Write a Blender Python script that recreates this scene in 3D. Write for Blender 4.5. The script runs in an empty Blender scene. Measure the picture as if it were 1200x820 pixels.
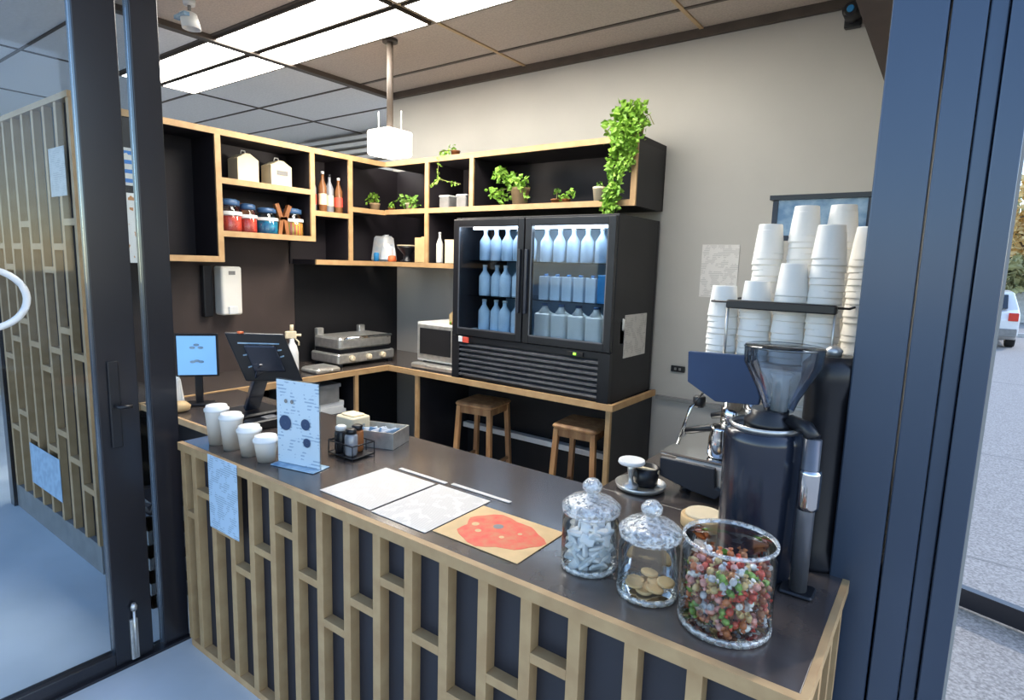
import bpy, bmesh, math, random
from mathutils import Vector, Matrix
R = math.radians
PI = math.pi
scn = bpy.context.scene
col = scn.collection
rnd = random.Random(7)

# ------------------------------------------------------------------ materials
def lin(c):
    return tuple(((v / 255) / 12.92 if v / 255 <= .04045 else ((v / 255 + .055) / 1.055) ** 2.4) for v in c) + (1,)

def mat(name, rgb, rough=.6, metal=0, var=.12, scale=12, bump=0, coat=0, emit=0, spec=.5, rgb2=None, stretch=(1, 1, 1)):
    m = bpy.data.materials.new(name); m.use_nodes = True
    nt = m.node_tree; n = nt.nodes; b = n['Principled BSDF']
    tc = n.new('ShaderNodeTexCoord'); mp = n.new('ShaderNodeMapping'); nz = n.new('ShaderNodeTexNoise')
    mp.inputs['Scale'].default_value = stretch
    nt.links.new(tc.outputs['Object'], mp.inputs[0]); nt.links.new(mp.outputs[0], nz.inputs['Vector'])
    nz.inputs['Scale'].default_value = scale; nz.inputs['Detail'].default_value = 4
    cr = n.new('ShaderNodeValToRGB')
    a = lin(rgb); c2 = lin(rgb2) if rgb2 else tuple(min(1, x * (1 + var)) for x in a[:3]) + (1,)
    c1 = a if rgb2 else tuple(x * (1 - var) for x in a[:3]) + (1,)
    cr.color_ramp.elements[0].color = c1; cr.color_ramp.elements[0].position = .35
    cr.color_ramp.elements[1].color = c2; cr.color_ramp.elements[1].position = .65
    nt.links.new(nz.outputs['Fac'], cr.inputs[0]); nt.links.new(cr.outputs[0], b.inputs['Base Color'])
    b.inputs['Roughness'].default_value = rough; b.inputs['Metallic'].default_value = metal
    b.inputs['Specular IOR Level'].default_value = spec
    if coat: b.inputs['Coat Weight'].default_value = coat; b.inputs['Coat Roughness'].default_value = .15
    if emit:
        nt.links.new(cr.outputs[0], b.inputs['Emission Color']); b.inputs['Emission Strength'].default_value = emit
    if bump:
        bp = n.new('ShaderNodeBump'); bp.inputs['Strength'].default_value = bump; bp.inputs['Distance'].default_value = .01
        nt.links.new(nz.outputs['Fac'], bp.inputs['Height']); nt.links.new(bp.outputs[0], b.inputs['Normal'])
    return m

def glass(name, tint=(235, 242, 245), refl=.9, base=.05):
    m = bpy.data.materials.new(name); m.use_nodes = True
    nt = m.node_tree; n = nt.nodes; n.clear()
    o = n.new('ShaderNodeOutputMaterial'); mx = n.new('ShaderNodeMixShader'); t = n.new('ShaderNodeBsdfTransparent'); g = n.new('ShaderNodeBsdfGlossy')
    lw = n.new('ShaderNodeFresnel'); lw.inputs['IOR'].default_value = 1.25 + base*2
    mr = n.new('ShaderNodeMapRange'); mr.inputs['To Min'].default_value = base*.5; mr.inputs['To Max'].default_value = refl
    t.inputs[0].default_value = lin(tint); g.inputs['Roughness'].default_value = .03
    nt.links.new(lw.outputs[0], mr.inputs[0]); nt.links.new(mr.outputs[0], mx.inputs[0])
    nt.links.new(t.outputs[0], mx.inputs[1]); nt.links.new(g.outputs[0], mx.inputs[2]); nt.links.new(mx.outputs[0], o.inputs[0])
    return m

def printed(name, paper, ink, lines=60, rough=.7, cover=.5, axis=2):
    """paper with broken rows of small marks, like out-of-focus print"""
    m = bpy.data.materials.new(name); m.use_nodes = True
    nt = m.node_tree; n = nt.nodes; b = n['Principled BSDF']; L = nt.links.new
    tc = n.new('ShaderNodeTexCoord'); w = n.new('ShaderNodeTexWave'); w.wave_type = 'BANDS'; w.bands_direction = 'XYZ'[axis]
    w.inputs['Scale'].default_value = lines / 6.28; w.inputs['Distortion'].default_value = .3
    nz = n.new('ShaderNodeTexNoise'); nz.inputs['Scale'].default_value = 22; nz.inputs['Detail'].default_value = 2
    L(tc.outputs['Object'], w.inputs[0]); L(tc.outputs['Object'], nz.inputs['Vector'])
    a = n.new('ShaderNodeMath'); a.operation = 'GREATER_THAN'; a.inputs[1].default_value = .62; L(w.outputs['Fac'], a.inputs[0])
    c = n.new('ShaderNodeMath'); c.operation = 'GREATER_THAN'; c.inputs[1].default_value = cover; L(nz.outputs['Fac'], c.inputs[0])
    mu = n.new('ShaderNodeMath'); mu.operation = 'MULTIPLY'; L(a.outputs[0], mu.inputs[0]); L(c.outputs[0], mu.inputs[1])
    mx = n.new('ShaderNodeMix'); mx.data_type = 'RGBA'; mx.inputs[6].default_value = lin(paper); mx.inputs[7].default_value = lin(ink)
    L(mu.outputs[0], mx.inputs[0]); L(mx.outputs[2], b.inputs['Base Color']); b.inputs['Roughness'].default_value = rough
    return m

def striped(name, c1, c2, scale, axis=1, rough=.5, thr=.5):
    m = bpy.data.materials.new(name); m.use_nodes = True
    nt = m.node_tree; n = nt.nodes; b = n['Principled BSDF']; L = nt.links.new
    tc = n.new('ShaderNodeTexCoord'); w = n.new('ShaderNodeTexWave'); w.bands_direction = 'XYZ'[axis]; w.inputs['Scale'].default_value = scale
    L(tc.outputs['Object'], w.inputs[0]); r = n.new('ShaderNodeValToRGB'); r.color_ramp.interpolation = 'CONSTANT'
    r.color_ramp.elements[0].color = lin(c1); r.color_ramp.elements[1].color = lin(c2); r.color_ramp.elements[1].position = thr
    L(w.outputs['Fac'], r.inputs[0]); L(r.outputs[0], b.inputs['Base Color']); b.inputs['Roughness'].default_value = rough
    return m

M = {}
M['ply'] = mat('plywood', (180, 142, 98), .55, rgb2=(192, 156, 112), scale=14)
M['plydim'] = mat('plywood_edge', (166, 134, 94), .6, rgb2=(178, 148, 106), scale=14)
M['black'] = mat('black_laminate', (26, 25, 30), .5, var=.2, scale=5)
M['blackbox'] = mat('shelf_black', (30, 24, 30), .6, var=.15, scale=4)
M['navy'] = mat('navy_panel', (31, 33, 43), .5, var=.12, scale=4)
M['navysign'] = mat('navy_sheet', (44, 66, 100), .6, var=.06, scale=6)
M['top'] = mat('dark_worktop', (74, 66, 62), .26, var=.15, scale=9, coat=.5)
M['brown'] = mat('brown_splash', (74, 62, 58), .55, var=.12, scale=3)
M['wall'] = mat('painted_wall', (178, 174, 167), .85, var=.02, scale=3)
M['ceil'] = mat('ceiling_tile', (186, 172, 160), .9, var=.1, scale=90)
M['ceil_lit'] = mat('ceiling_tile_lit', (232, 230, 228), .9, var=.05, scale=60)  # paler copy of the tile: brightness from nearby lights put into the colour
M['tbar'] = mat('tbar_dark', (78, 68, 60), .5, var=.1)
M['tbarlight'] = mat('tbar_tan', (190, 160, 120), .5, var=.1)
M['post'] = mat('powdercoat_post', (30, 30, 36), .3, var=.15, scale=3, coat=.2, stretch=(1, 1, .3))
M['postblue'] = mat('blue_post', (62, 76, 96), .36, .55, var=.05, scale=2, coat=.3, stretch=(1, 1, .4))
M['lightem'] = mat('light_diffuser', (255, 250, 240), .5, var=.01, emit=14)
M['pendant'] = mat('pendant_shade', (255, 246, 236), .5, var=.01, emit=.45)
M['steel'] = mat('brushed_steel', (205, 203, 198), .3, .7, var=.12, scale=30)
M['chrome'] = mat('chrome', (215, 215, 215), .12, 1, var=.03)
M['greysteel'] = mat('grey_sleeve', (110, 112, 118), .35, .6, var=.08)
M['plastic'] = mat('black_plastic', (24, 25, 30), .35, var=.15)
M['bluebody'] = mat('grinder_enamel', (32, 38, 52), .25, .2, var=.1, coat=.5)
M['white'] = mat('white_plastic', (228, 228, 226), .45, var=.03)
M['cup'] = mat('paper_cup', (238, 234, 226), .6, var=.02)
M['paper'] = printed('menu_paper', (216, 210, 202), (192, 186, 178), 300, axis=1, cover=.45)
M['paperwall'] = printed('notice_paper', (214, 210, 205), (184, 180, 176), 200, axis=2)
M['paperblue'] = printed('pale_blue_notice', (176, 200, 220), (140, 162, 182), 220, axis=2)
M['leaflet'] = printed('blue_leaflet', (196, 214, 226), (150, 174, 196), 150, axis=2, cover=.55)
M['kraft'] = mat('kraft', (214, 180, 130), .7, var=.08)
M['redprint'] = mat('red_print', (226, 84, 66), .6, rgb2=(214, 122, 84), scale=28)
M['cream'] = mat('cream_card', (232, 214, 180), .7, var=.05)
M['glass'] = glass('clear_glass')
M['jarglass'] = glass('jar_glass', (244, 248, 248), .95, .07)
M['paneglass'] = glass('window_glass', (226, 234, 240), .42, .03)
M['hopper'] = glass('smoke_hopper', (190, 200, 210), .9, .14)
M['leaf'] = mat('leaf_green', (104, 152, 40), .55, rgb2=(150, 190, 72), scale=25)
M['leafdark'] = mat('leaf_mid', (92, 134, 46), .55, rgb2=(128, 168, 70), scale=25)
M['stem'] = mat('stem', (112, 110, 60), .7)
M['terra'] = mat('pot_tan', (202, 168, 128), .7, var=.1)
M['wood'] = mat('stool_wood', (150, 104, 66), .5, rgb2=(186, 144, 98), scale=20, stretch=(1, 1, .2))
M['red'] = mat('sweet_red', (222, 62, 44), .4, rgb2=(236, 96, 76), scale=40)
M['blue'] = mat('sweet_blue', (24, 160, 196), .4, rgb2=(30, 110, 160), scale=30)
M['yelred'] = striped('sweet_yellow_red', (224, 106, 84), (214, 186, 66), 14, axis=1)
M['bluelid'] = mat('blue_lid', (52, 84, 122), .4, var=.1)
M['brownitem'] = mat('brown_wood', (150, 92, 48), .6, var=.2)
M['screen'] = mat('tablet_screen', (112, 162, 214), .3, rgb2=(108, 156, 206), scale=5, emit=.55)
M['concrete'] = mat('concrete_floor', (196, 202, 204), .5, rgb2=(212, 216, 218), scale=2.2, coat=.1)
M['asphalt'] = mat('asphalt', (126, 124, 122), .9, rgb2=(170, 167, 164), scale=70, bump=.2)
M['sachet'] = mat('sachet_white', (236, 234, 232), .5, rgb2=(214, 222, 230), scale=20)
M['amber'] = mat('syrup_amber', (128, 84, 50), .25, var=.2)
M['bottleglass'] = mat('bottle_grey', (148, 150, 156), .2, .2, var=.15)
M['labelred'] = mat('label_red', (224, 84, 66), .5)
M['dark'] = mat('dark_inside', (16, 14, 18), .7, var=.1)
M['fridgein'] = mat('fridge_lining', (150, 180, 205), .5, var=.1, scale=5)
M['bottlepale'] = mat('pale_bottle', (196, 214, 230), .3, var=.1)
M['milk'] = mat('milk_white', (232, 230, 224), .4, var=.04)
M['cyan'] = mat('cyan_pack', (40, 130, 190), .4, var=.1)
M['led'] = mat('led_tube', (225, 238, 255), .5, var=.01, emit=16)
M['greenled'] = mat('green_led', (130, 220, 60), .5, var=.01, emit=1.5)
M['grey'] = mat('mid_grey', (130, 128, 126), .6, var=.1)
M['carwhite'] = mat('car_paint', (232, 232, 232), .25, var=.02, coat=.6)
M['carglass'] = mat('car_glass', (40, 50, 60), .1, var=.1)
M['tyre'] = mat('tyre_rubber', (28, 28, 28), .8)
M['taillight'] = mat('tail_light', (210, 50, 30), .3, var=.05)
M['foliage1'] = mat('autumn_foliage', (228, 196, 128), .8, rgb2=(240, 214, 160), scale=3)
M['foliage2'] = mat('green_foliage', (140, 140, 92), .8, rgb2=(176, 168, 120), scale=3)
M['bark'] = mat('bark', (92, 76, 60), .9)
M['navyframe'] = mat('rack_paint', (26, 36, 54), .4, var=.1)
M['rackpanel'] = mat('rack_panel', (104, 142, 176), .25, rgb2=(170, 196, 214), scale=16)
M['orange'] = mat('orange_part', (232, 110, 60), .5)
M['brownbeam'] = mat('brown_beam', (66, 50, 44), .6)
M['kerb'] = mat('kerb_stone', (190, 190, 188), .8)

# ------------------------------------------------------------------ mesh builder
class MB:
    def __init__(s): s.v = []; s.f = []; s.sm = []
    def add(s, vs, fs, smooth=False):
        o = len(s.v); s.v += [tuple(p) for p in vs]; s.f += [tuple(i + o for i in f) for f in fs]; s.sm += [smooth] * len(fs); return s
    def box(s, x0, x1, y0, y1, z0, z1):
        return s.add([(x0,y0,z0),(x1,y0,z0),(x1,y1,z0),(x0,y1,z0),(x0,y0,z1),(x1,y0,z1),(x1,y1,z1),(x0,y1,z1)],
                     [(0,3,2,1),(4,5,6,7),(0,1,5,4),(1,2,6,5),(2,3,7,6),(3,0,4,7)])
    def rbox(s, x0, x1, y0, y1, z0, z1, r=.01, seg=3):
        """box with rounded vertical edges and a small top/bottom chamfer"""
        r = min(r, (x1-x0)/2.01, (y1-y0)/2.01); c = min(r*.5, (z1-z0)/2.5)
        def ring(i, z):
            out = []
            for cx, cy, a0 in ((x1-r,y1-r,0),(x0+r,y1-r,90),(x0+r,y0+r,180),(x1-r,y0+r,270)):
                for k in range(seg+1):
                    a = R(a0+90*k/seg); out.append((cx+(r-i)*math.cos(a), cy+(r-i)*math.sin(a), z))
            return out
        rs = [ring(c, z0), ring(0, z0+c), ring(0, z1-c), ring(c, z1)]; n = len(rs[0])
        vs = sum(rs, []); fs = []
        for j in range(3):
            for k in range(n): fs.append((j*n+k, j*n+(k+1)%n, (j+1)*n+(k+1)%n, (j+1)*n+k))
        fs.append(tuple(range(n-1,-1,-1))); fs.append(tuple(3*n+k for k in range(n)))
        return s.add(vs, fs)
    def lathe(s, prof, cx=0, cy=0, n=24, caps=True, smooth=True):
        vs = []; fs = []
        for r, z in prof:
            for k in range(n):
                a = 2*PI*k/n; vs.append((cx+r*math.cos(a), cy+r*math.sin(a), z))
        for j in range(len(prof)-1):
            for k in range(n): fs.append((j*n+k, j*n+(k+1)%n, (j+1)*n+(k+1)%n, (j+1)*n+k))
        s.add(vs, fs, smooth)
        if caps:
            o = len(s.v) - len(vs)
            if prof[0][0] > 1e-4: s.f.append(tuple(o+k for k in range(n-1,-1,-1))); s.sm.append(False)
            if prof[-1][0] > 1e-4: s.f.append(tuple(o+(len(prof)-1)*n+k for k in range(n))); s.sm.append(False)
        return s
    def tube(s, pts, r, n=8, r2=None):
        pts = [Vector(p) for p in pts]; vs = []; fs = []; m = len(pts)
        for i, p in enumerate(pts):
            d = (pts[min(i+1,m-1)] - pts[max(i-1,0)]).normalized()
            a = Vector((0,0,1)) if abs(d.z) < .9 else Vector((1,0,0))
            u = d.cross(a).normalized(); w = d.cross(u)
            rr = r if r2 is None else r + (r2-r)*i/(m-1)
            for k in range(n):
                t = 2*PI*k/n; vs.append(p + u*rr*math.cos(t) + w*rr*math.sin(t))
        for i in range(m-1):
            for k in range(n): fs.append((i*n+k, i*n+(k+1)%n, (i+1)*n+(k+1)%n, (i+1)*n+k))
        fs.append(tuple(range(n-1,-1,-1))); fs.append(tuple((m-1)*n+k for k in range(n)))
        return s.add(vs, fs, n > 5)
    def beam(s, a, b, w, h):
        """rectangular bar from a to b"""
        a = Vector(a); b = Vector(b); d = (b-a).normalized()
        up = Vector((0,0,1)) if abs(d.z) < .9 else Vector((0,1,0))
        u = d.cross(up).normalized()*w/2; v = u.cross(d).normalized()*h/2
        vs = [p + i*u + j*v for p in (a, b) for i, j in ((-1,-1),(1,-1),(1,1),(-1,1))]
        return s.add(vs, [(0,1,2,3),(7,6,5,4),(0,4,5,1),(1,5,6,2),(2,6,7,3),(3,7,4,0)])
    def prism(s, pts, axis, a, b):
        """extrude a 2-D outline along axis from a to b"""
        n = len(pts); vs = []
        for t in (a, b):
            for p, q in pts:
                vs.append({'x': (t,p,q), 'y': (p,t,q), 'z': (p,q,t)}[axis])
        return s.add(vs, [tuple(range(n)), tuple(range(2*n-1, n-1, -1))] + [(k, k+n, (k+1)%n+n, (k+1)%n) for k in range(n)])
    def leaf(s, c, size, rng, droop=.0):
        a = rng.uniform(0, 2*PI); t = rng.uniform(-.9, .9) - droop
        d = Vector((math.cos(a)*math.cos(t), math.sin(a)*math.cos(t), math.sin(t)))
        w = d.cross(Vector((rng.uniform(-1,1), rng.uniform(-1,1), rng.uniform(-.3,1)))).normalized()*size*.36
        nrm = d.cross(w).normalized()*size*.12
        c = Vector(c)
        return s.add([c, c+d*size*.45+w+nrm, c+d*size, c+d*size*.45-w+nrm, c+d*size*.5-nrm*.3], [(0,1,4),(1,2,4),(2,3,4),(3,0,4)])
    def make(s, name, m, parent=None, bevel=0, mods=True):
        me = bpy.data.meshes.new(name); me.from_pydata(s.v, [], s.f)
        for p, q in zip(me.polygons, s.sm): p.use_smooth = q
        bm = bmesh.new(); bm.from_mesh(me); bmesh.ops.recalc_face_normals(bm, faces=bm.faces); bm.to_mesh(me); bm.free()
        me.materials.append(m if not isinstance(m, str) else M[m])
        o = bpy.data.objects.new(name, me); col.objects.link(o)
        if parent: o.parent = parent
        if bevel:
            b = o.modifiers.new('edge', 'BEVEL'); b.width = bevel; b.segments = 2; b.limit_method = 'ANGLE'
        return o

def tag(o, label, cat, group=None):
    o['label'] = label; o['category'] = cat
    if group: o['group'] = group
    return o
def thing(name, label, cat, loc=(0,0,0), rz=0, group=None):
    o = bpy.data.objects.new(name, None); col.objects.link(o); o.empty_display_size = .05
    o.location = loc; o.rotation_euler = (0,0,rz); return tag(o, label, cat, group)
def off(root, mb):
    """mesh written in world coordinates -> local to an unrotated root"""
    l = root.location; mb.v = [(x-l.x, y-l.y, z-l.z) for x, y, z in mb.v]; return mb
def wpart(root, name, mb, m, bevel=0, label=None):
    o = off(root, mb).make(name, m, root, bevel)
    if label: o['label'] = label
    return o
def sub(parent, root, name, mb, m, bevel=0, label=None):
    o = off(root, mb).make(name, m, parent, bevel)
    if label: o['label'] = label
    return o
def struct(name, mb, m, bevel=0):
    o = mb.make(name, m, None, bevel); o['kind'] = 'structure'; return o
def sroot(name, loc=(0,0,0)):
    o = bpy.data.objects.new(name, None); col.objects.link(o); o.location = loc; o['kind'] = 'structure'; return o
def single(name, mb, m, label, cat, group=None, loc=(0,0,0), rz=0, bevel=0):
    o = mb.make(name, m, None, bevel); o.location = loc; o.rotation_euler = (0,0,rz); return tag(o, label, cat, group)
def copy_tree(o, parent=None):
    c = o.copy(); col.objects.link(c)
    if parent: c.parent = parent
    for ch in list(o.children): copy_tree(ch, c)
    return c
def dup(o, loc, label=None, rz=None, group=None):
    c = copy_tree(o); c.location = loc
    if rz is not None: c.rotation_euler = (0,0,rz)
    if label: c['label'] = label
    if group: c['group'] = group
    return c

# ------------------------------------------------------------------ setting
CZ = 3.147; HB = .93; YF = 1.16
struct('floor', MB().box(-9, .10, -.6, 6.5, -.12, 0), 'concrete')
struct('pavement', MB().box(-40, 60, -40, -.6, -.25, -.02).box(.10, 60, -.6, 90, -.25, -.02), 'asphalt')
# ceilings
struct('ceiling', MB().box(-4.1, .1, 1.0, 3.86, CZ, CZ+.15), 'ceil')
struct('ceiling.001', MB().box(-9, -4.1, .5, 6.5, CZ, CZ+.15).box(-4.1, -2.7, .5, 1.0, CZ, CZ+.15), 'ceil_lit')
struct('wall_rear', MB().box(-4.06, .10, 3.70, 3.86, 0, CZ), 'wall')
struct('wall_rear_far', MB().box(-9, -4.06, 4.6, 4.75, 0, CZ), 'wall')
struct('wall_left', MB().box(-4.06, -4.0, 1.22, 3.70, 0, 2.47), 'brown')
struct('wall_right', MB().box(.0, .10, 1.80, 3.70, 0, CZ), 'wall')
struct('trim_1', MB().box(-4.12, -4.06, .9, 3.72, CZ-.035, CZ), 'tbar')
tb = MB()
for x, w in ((-2.65, .012), (-1.36, .012)):
    tb.box(x-w, x+w, 1.0, 3.70, CZ-.008, CZ)
struct('trim_2', tb, 'tbarlight')
tb = MB()
for y in (1.52, 2.135, 2.755, 3.36): tb.box(-4.06, 0, y-.012, y+.012, CZ-.007, CZ)
tb.box(-4.06, 0, 3.67, 3.70, CZ-.05, CZ)
struct('trim_3', tb, 'tbar')
tb = MB()
for i in range(3): tb.box(-5.56-1.45*i-.01, -5.56-1.45*i+.01, .5, 4.6, CZ-.008, CZ)
for y in (.92, 1.52, 2.135, 2.755, 3.36, 3.97): tb.box(-9, -4.12, y-.01, y+.01, CZ-.007, CZ)
struct('trim_4', tb, 'tbar')
# ribbed bulkhead / high louvres beyond the low shelf wall
lv = MB()
for i in range(9): lv.box(-6.6, -4.3, 4.50-.01*(i%2), 4.585, 2.46+.075*i, 2.46+.075*i+.04)
struct('window_2', lv, 'white')
struct('wall_far_left', MB().box(-9.1, -9, .5, 6.5, 0, CZ), 'wall')
# conduit along the rear wall
struct('trim_5', MB().box(-1.5, -.3, 3.675, 3.70, .875, .90), 'grey')
# brown bulkhead by the right posts
struct('trim_6', MB().prism([(1.82, 2.55), (3.35, 2.55), (3.35, CZ), (1.82, CZ)], 'x', -.33, 0), 'brownbeam')
# skirting
struct('baseboard_rear', MB().box(-1.5, 0, 3.685, 3.70, 0, .1), 'dark')

# ceiling lights
def ceiling_light(x, y, label):
    t = thing('ceiling_light', label, 'ceiling light', (x, y, CZ), 0, None)
    L, W = 1.40, .285
    f = MB()
    f.box(-L/2, L/2, -W/2, -W/2+.012, -.022, -.001).box(-L/2, L/2, W/2-.012, W/2, -.022, -.001)
    f.box(-L/2, -L/2+.012, -W/2+.012, W/2-.012, -.022, -.001).box(L/2-.012, L/2, -W/2+.012, W/2-.012, -.022, -.001)
    f.make('frame', 'tbar', t)
    MB().box(-L/2+.012, L/2-.012, -W/2+.012, W/2-.012, -.018, -.002).make('diffuser', 'lightem', t)
    return t
t0 = None
names = {0: 'at far left', 1: 'above the shelf', 2: 'at the top frame edge'}
for i, x in enumerate((-4.85, -3.375, -1.93)):
    for j, (y, w) in enumerate(((2.29, 'row nearest the counter'), (2.60, 'row nearest the fridge'))):
        lb = 'glowing ceiling light, %s, %s' % (w, names[i])
        if t0 is None: t0 = ceiling_light(x, y, lb)
        else: dup(t0, (x, y, CZ), lb)

# ------------------------------------------------------------------ storefront frames
# right corner post: two dark steel profiles with grooves
struct('trim_7', MB().box(-.181, -.070, 1.70, 1.80, -.02, CZ+.15), 'postblue', .004)
struct('trim_8', MB().box(-.066, .000, 1.705, 1.80, -.02, CZ+.15).box(.002, .036, 1.712, 1.80, -.02, CZ+.15).box(.038, .088, 1.695, 1.80, -.02, CZ+.15), 'postblue', .003)
# exterior glazed leaf: only its low dark rail reaches the frame
gl = sroot('window_3', (.16, 3.86, 0))
g = MB(); g.beam((.02, -.02, .05), (1.5, -.52, .05), .05, .10); g.beam((1.475, -.51, .10), (1.475, -.51, 2.5), .06, .06); g.make('rail', 'post', gl)
# left fixed light: stile, sill, pane, half-ring mark
w1 = sroot('window_1', (-2.63, 0, 0))
MB().box(-.05, 0, .40, .875, 0, .07).box(-.05, 0, .40, .875, 2.98, 3.10).make('frame', 'post', w1, .003)
MB().box(-.028, -.022, .40, .873, .07, 2.98).make('pane', 'paneglass', w1)
arc = MB(); pts = [(-.018, .56 + .125*math.cos(R(a)), 1.553 + .105*math.sin(R(a))) for a in range(-120, 141, 10)]
arc.tube(pts, .012, 6); ar = arc.make('ring_mark', 'white', w1); ar['label'] = 'white open ring mark on the glass'
d1 = sroot('door_1', (-2.63, .875, 0))
MB().box(-.055, 0, .0, .145, .012, 3.10).make('stile', 'post', d1, .004)
hd = MB(); hd.rbox(0, .012, .035, .075, .95, 1.30, .005); hd.make('handle_plate', 'plastic', d1)
hl = MB(); hl.tube([(.012,.055,1.12),(.05,.055,1.12),(.055,.10,1.12)], .008, 8); hl.make('handle', 'plastic', d1)
bo = MB(); bo.rbox(0, .014, .055, .085, .02, .20, .004).tube([(.02,.07,.03),(.02,.07,.25)], .006, 8); bo.lathe([(.011,.245),(.013,.26),(.008,.275)], .02, .07, 10)
bo.make('floor_bolt', 'steel', d1)
d2 = sroot('door_2', (-2.63, 1.065, 0))
MB().box(-.055, 0, .0, .105, .012, 3.10).make('stile', 'post', d2, .004)
MB().box(-.03, -.024, -.044, -.001, .02, 3.05).make('pane', 'paneglass', d2)
struct('trim_9', MB().box(-2.69, -2.61, .05, 1.17, 0, .012), 'post')

# batten screen beyond the glass
sc = thing('batten_screen', 'tall black screen wall faced with pale timber battens behind the left glass', 'slatted screen', (-4.25, 1.15, 0))
wpart(sc, 'back_panel', MB().box(-4.96, -3.52, 1.17, 1.20, .16, 2.46), 'blackbox')
wpart(sc, 'plinth', MB().box(-4.96, -3.52, 1.14, 1.20, 0, .16), 'grey')
wpart(sc, 'top_rail', MB().box(-4.96, -3.52, 1.13, 1.20, 2.46, 2.49), 'ply')
bt = MB(); n = 9
wpart(sc, 'end_post', MB().box(-5.04, -4.96, 1.12, 1.21, 0, 2.49), 'post', label='dark end post')
for i in range(n):
    x = -3.54 - .172*i
    wpart(sc, 'batten', MB().box(x-.017, x+.017, 1.135, 1.17, .16, 2.46), 'ply')
tri = [0, 1, 2, 1]
for i in range(n-1):
    for k, zz in enumerate((.45, 1.05, 1.62)):
        x = -3.54 - .172*i; z = zz + .125*tri[(i+k) % 4]
        bt.box(x-.172+.017, x-.017, 1.135, 1.17, z-.017, z+.017)
wpart(sc, 'cross_battens', bt, 'ply')
single('notice_or_reflection', MB().box(-.26, .26, -.001, .001, -.13, .13), 'paperblue', 'pale blue reflection in the left glass, built as a low sheet', 'notice', loc=(-4.30, 1.131, .40))  # bright reflection in the glass, modelled as a sheet on the screen
single('notice_or_reflection', MB().box(-.11, .11, -.001, .001, -.12, .12), 'paperwall', 'small white reflection in the left glass, built as a high sheet', 'notice', loc=(-3.72, 1.131, 2.12))  # second glass reflection, also modelled as a flat sheet

# ------------------------------------------------------------------ counter
ct = thing('service_counter', 'long black service counter with pale batten front and dark worktop', 'counter', (-1.36, 1.5, 0))
wpart(ct, 'worktop', MB().box(-2.58, -.148, 1.160, 1.86, .905, .933), 'top', .002)
e = MB(); e.box(-2.58, -.132, 1.138, 1.160, .900, .9335); e.box(-.148, -.132, 1.160, 1.86, .900, .9335)
wpart(ct, 'worktop_edge', e, 'plydim', label='pale plywood edge band')
wpart(ct, 'front_panel', MB().box(-2.56, -.16, 1.185, 1.205, .03, .905), 'navy')
wpart(ct, 'side_panel', MB().box(-.172, -.160, 1.205, 1.84, .03, .905), 'navy')
wpart(ct, 'carcass_shelf', MB().box(-2.56, -.18, 1.21, 1.83, .40, .42).box(-2.56, -2.54, 1.21, 1.83, .03, .905), 'black')
wpart(ct, 'base_rail', MB().box(-2.56, -.148, 1.148, 1.185, 0, .03), 'ply')
bx = [-.165, -.344, -.487, -.633, -.772, -.911, -1.052, -1.192, -1.331, -1.474, -1.616, -1.755, -1.895, -2.037, -2.178, -2.32, -2.467, -2.56]
for x in bx: wpart(ct, 'batten', MB().box(x-.017, x+.017, 1.148, 1.185, .03, .900), 'plydim', .001)
wave = {2: .50, 3: .62, 4: .745, 5: .622, 6: .498, 7: .622, 8: .747, 9: .625, 10: .498, 11: .622, 12: .75, 13: .627, 14: .5, 15: .625, 16: .742, 0: .745, 1: .62}
wave = {0: .50+.12, 1: .50, 2: .62, 3: .743, 4: .622, 5: .498, 6: .622, 7: .749, 8: .628, 9: .497, 10: .622, 11: .752, 12: .627, 13: .502, 14: .625, 15: .742, 16: .623}
for i, z in wave.items():
    a, b = bx[i+1]+.017, bx[i]-.017
    if b > a: wpart(ct, 'cross_batten', MB().box(a, b, 1.148, 1.185, z-.014, z+.014), 'plydim', .001)
for y in (1.30, 1.44, 1.58, 1.72):
    wpart(ct, 'batten', MB().box(-.160, -.132, y-.015, y+.015, .03, .900), 'plydim')

# side worktops behind (return on the right, link on the left)
rt = thing('return_bench', 'dark side bench behind the counter carrying the coffee machine', 'bench', (-.5, 2.2, 0))
wpart(rt, 'worktop', MB().box(-.95, -.02, 1.865, 2.75, .90, .930), 'top', .002)
wpart(rt, 'carcass', MB().box(-.93, -.04, 1.90, 2.73, 0, .90), 'black')
lk = thing('link_bench', 'dark low bench behind the left posts under the blue tablet', 'bench', (-3.0, 1.6, 0))
wpart(lk, 'worktop', MB().box(-3.40, -2.70, 1.34, 1.86, .90, .93), 'top', .002)
wpart(lk, 'worktop_edge', MB().box(-3.40, -2.70, 1.325, 1.34, .90, .93), 'ply')
wpart(lk, 'carcass', MB().box(-3.38, -2.72, 1.50, 1.84, .0, .90), 'black')

# ------------------------------------------------------------------ back bench (L)
bb = thing('back_bench', 'black back bench with plywood edge running under the fridge into the corner', 'bench', (-2.6, 3.4, 0))
wpart(bb, 'worktop', MB().box(-3.99, -1.53, 3.09, 3.69, .895, .93).box(-3.99, -3.44, 1.25, 3.09, .895, .93), 'top')
e = MB(); e.box(-3.44, -1.53, 3.066, 3.09, .892, .931); e.box(-3.44, -3.416, 1.25, 3.066, .892, .931); e.box(-1.53, -1.508, 3.066, 3.69, .892, .931)
wpart(bb, 'worktop_edge', e, 'ply', label='pale plywood edge band')
wpart(bb, 'end_panel', MB().box(-1.56, -1.53, 3.11, 3.69, 0, .892), 'black')
wpart(bb, 'end_panel_edge', MB().box(-1.56, -1.53, 3.085, 3.11, 0, .892), 'plydim')
wpart(bb, 'back_panel', MB().box(-3.40, -1.56, 3.66, 3.69, 0, .892), 'dark')
wpart(bb, 'side_back_panel', MB().box(-3.99, -3.96, 1.27, 3.66, 0, .892), 'dark')
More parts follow.
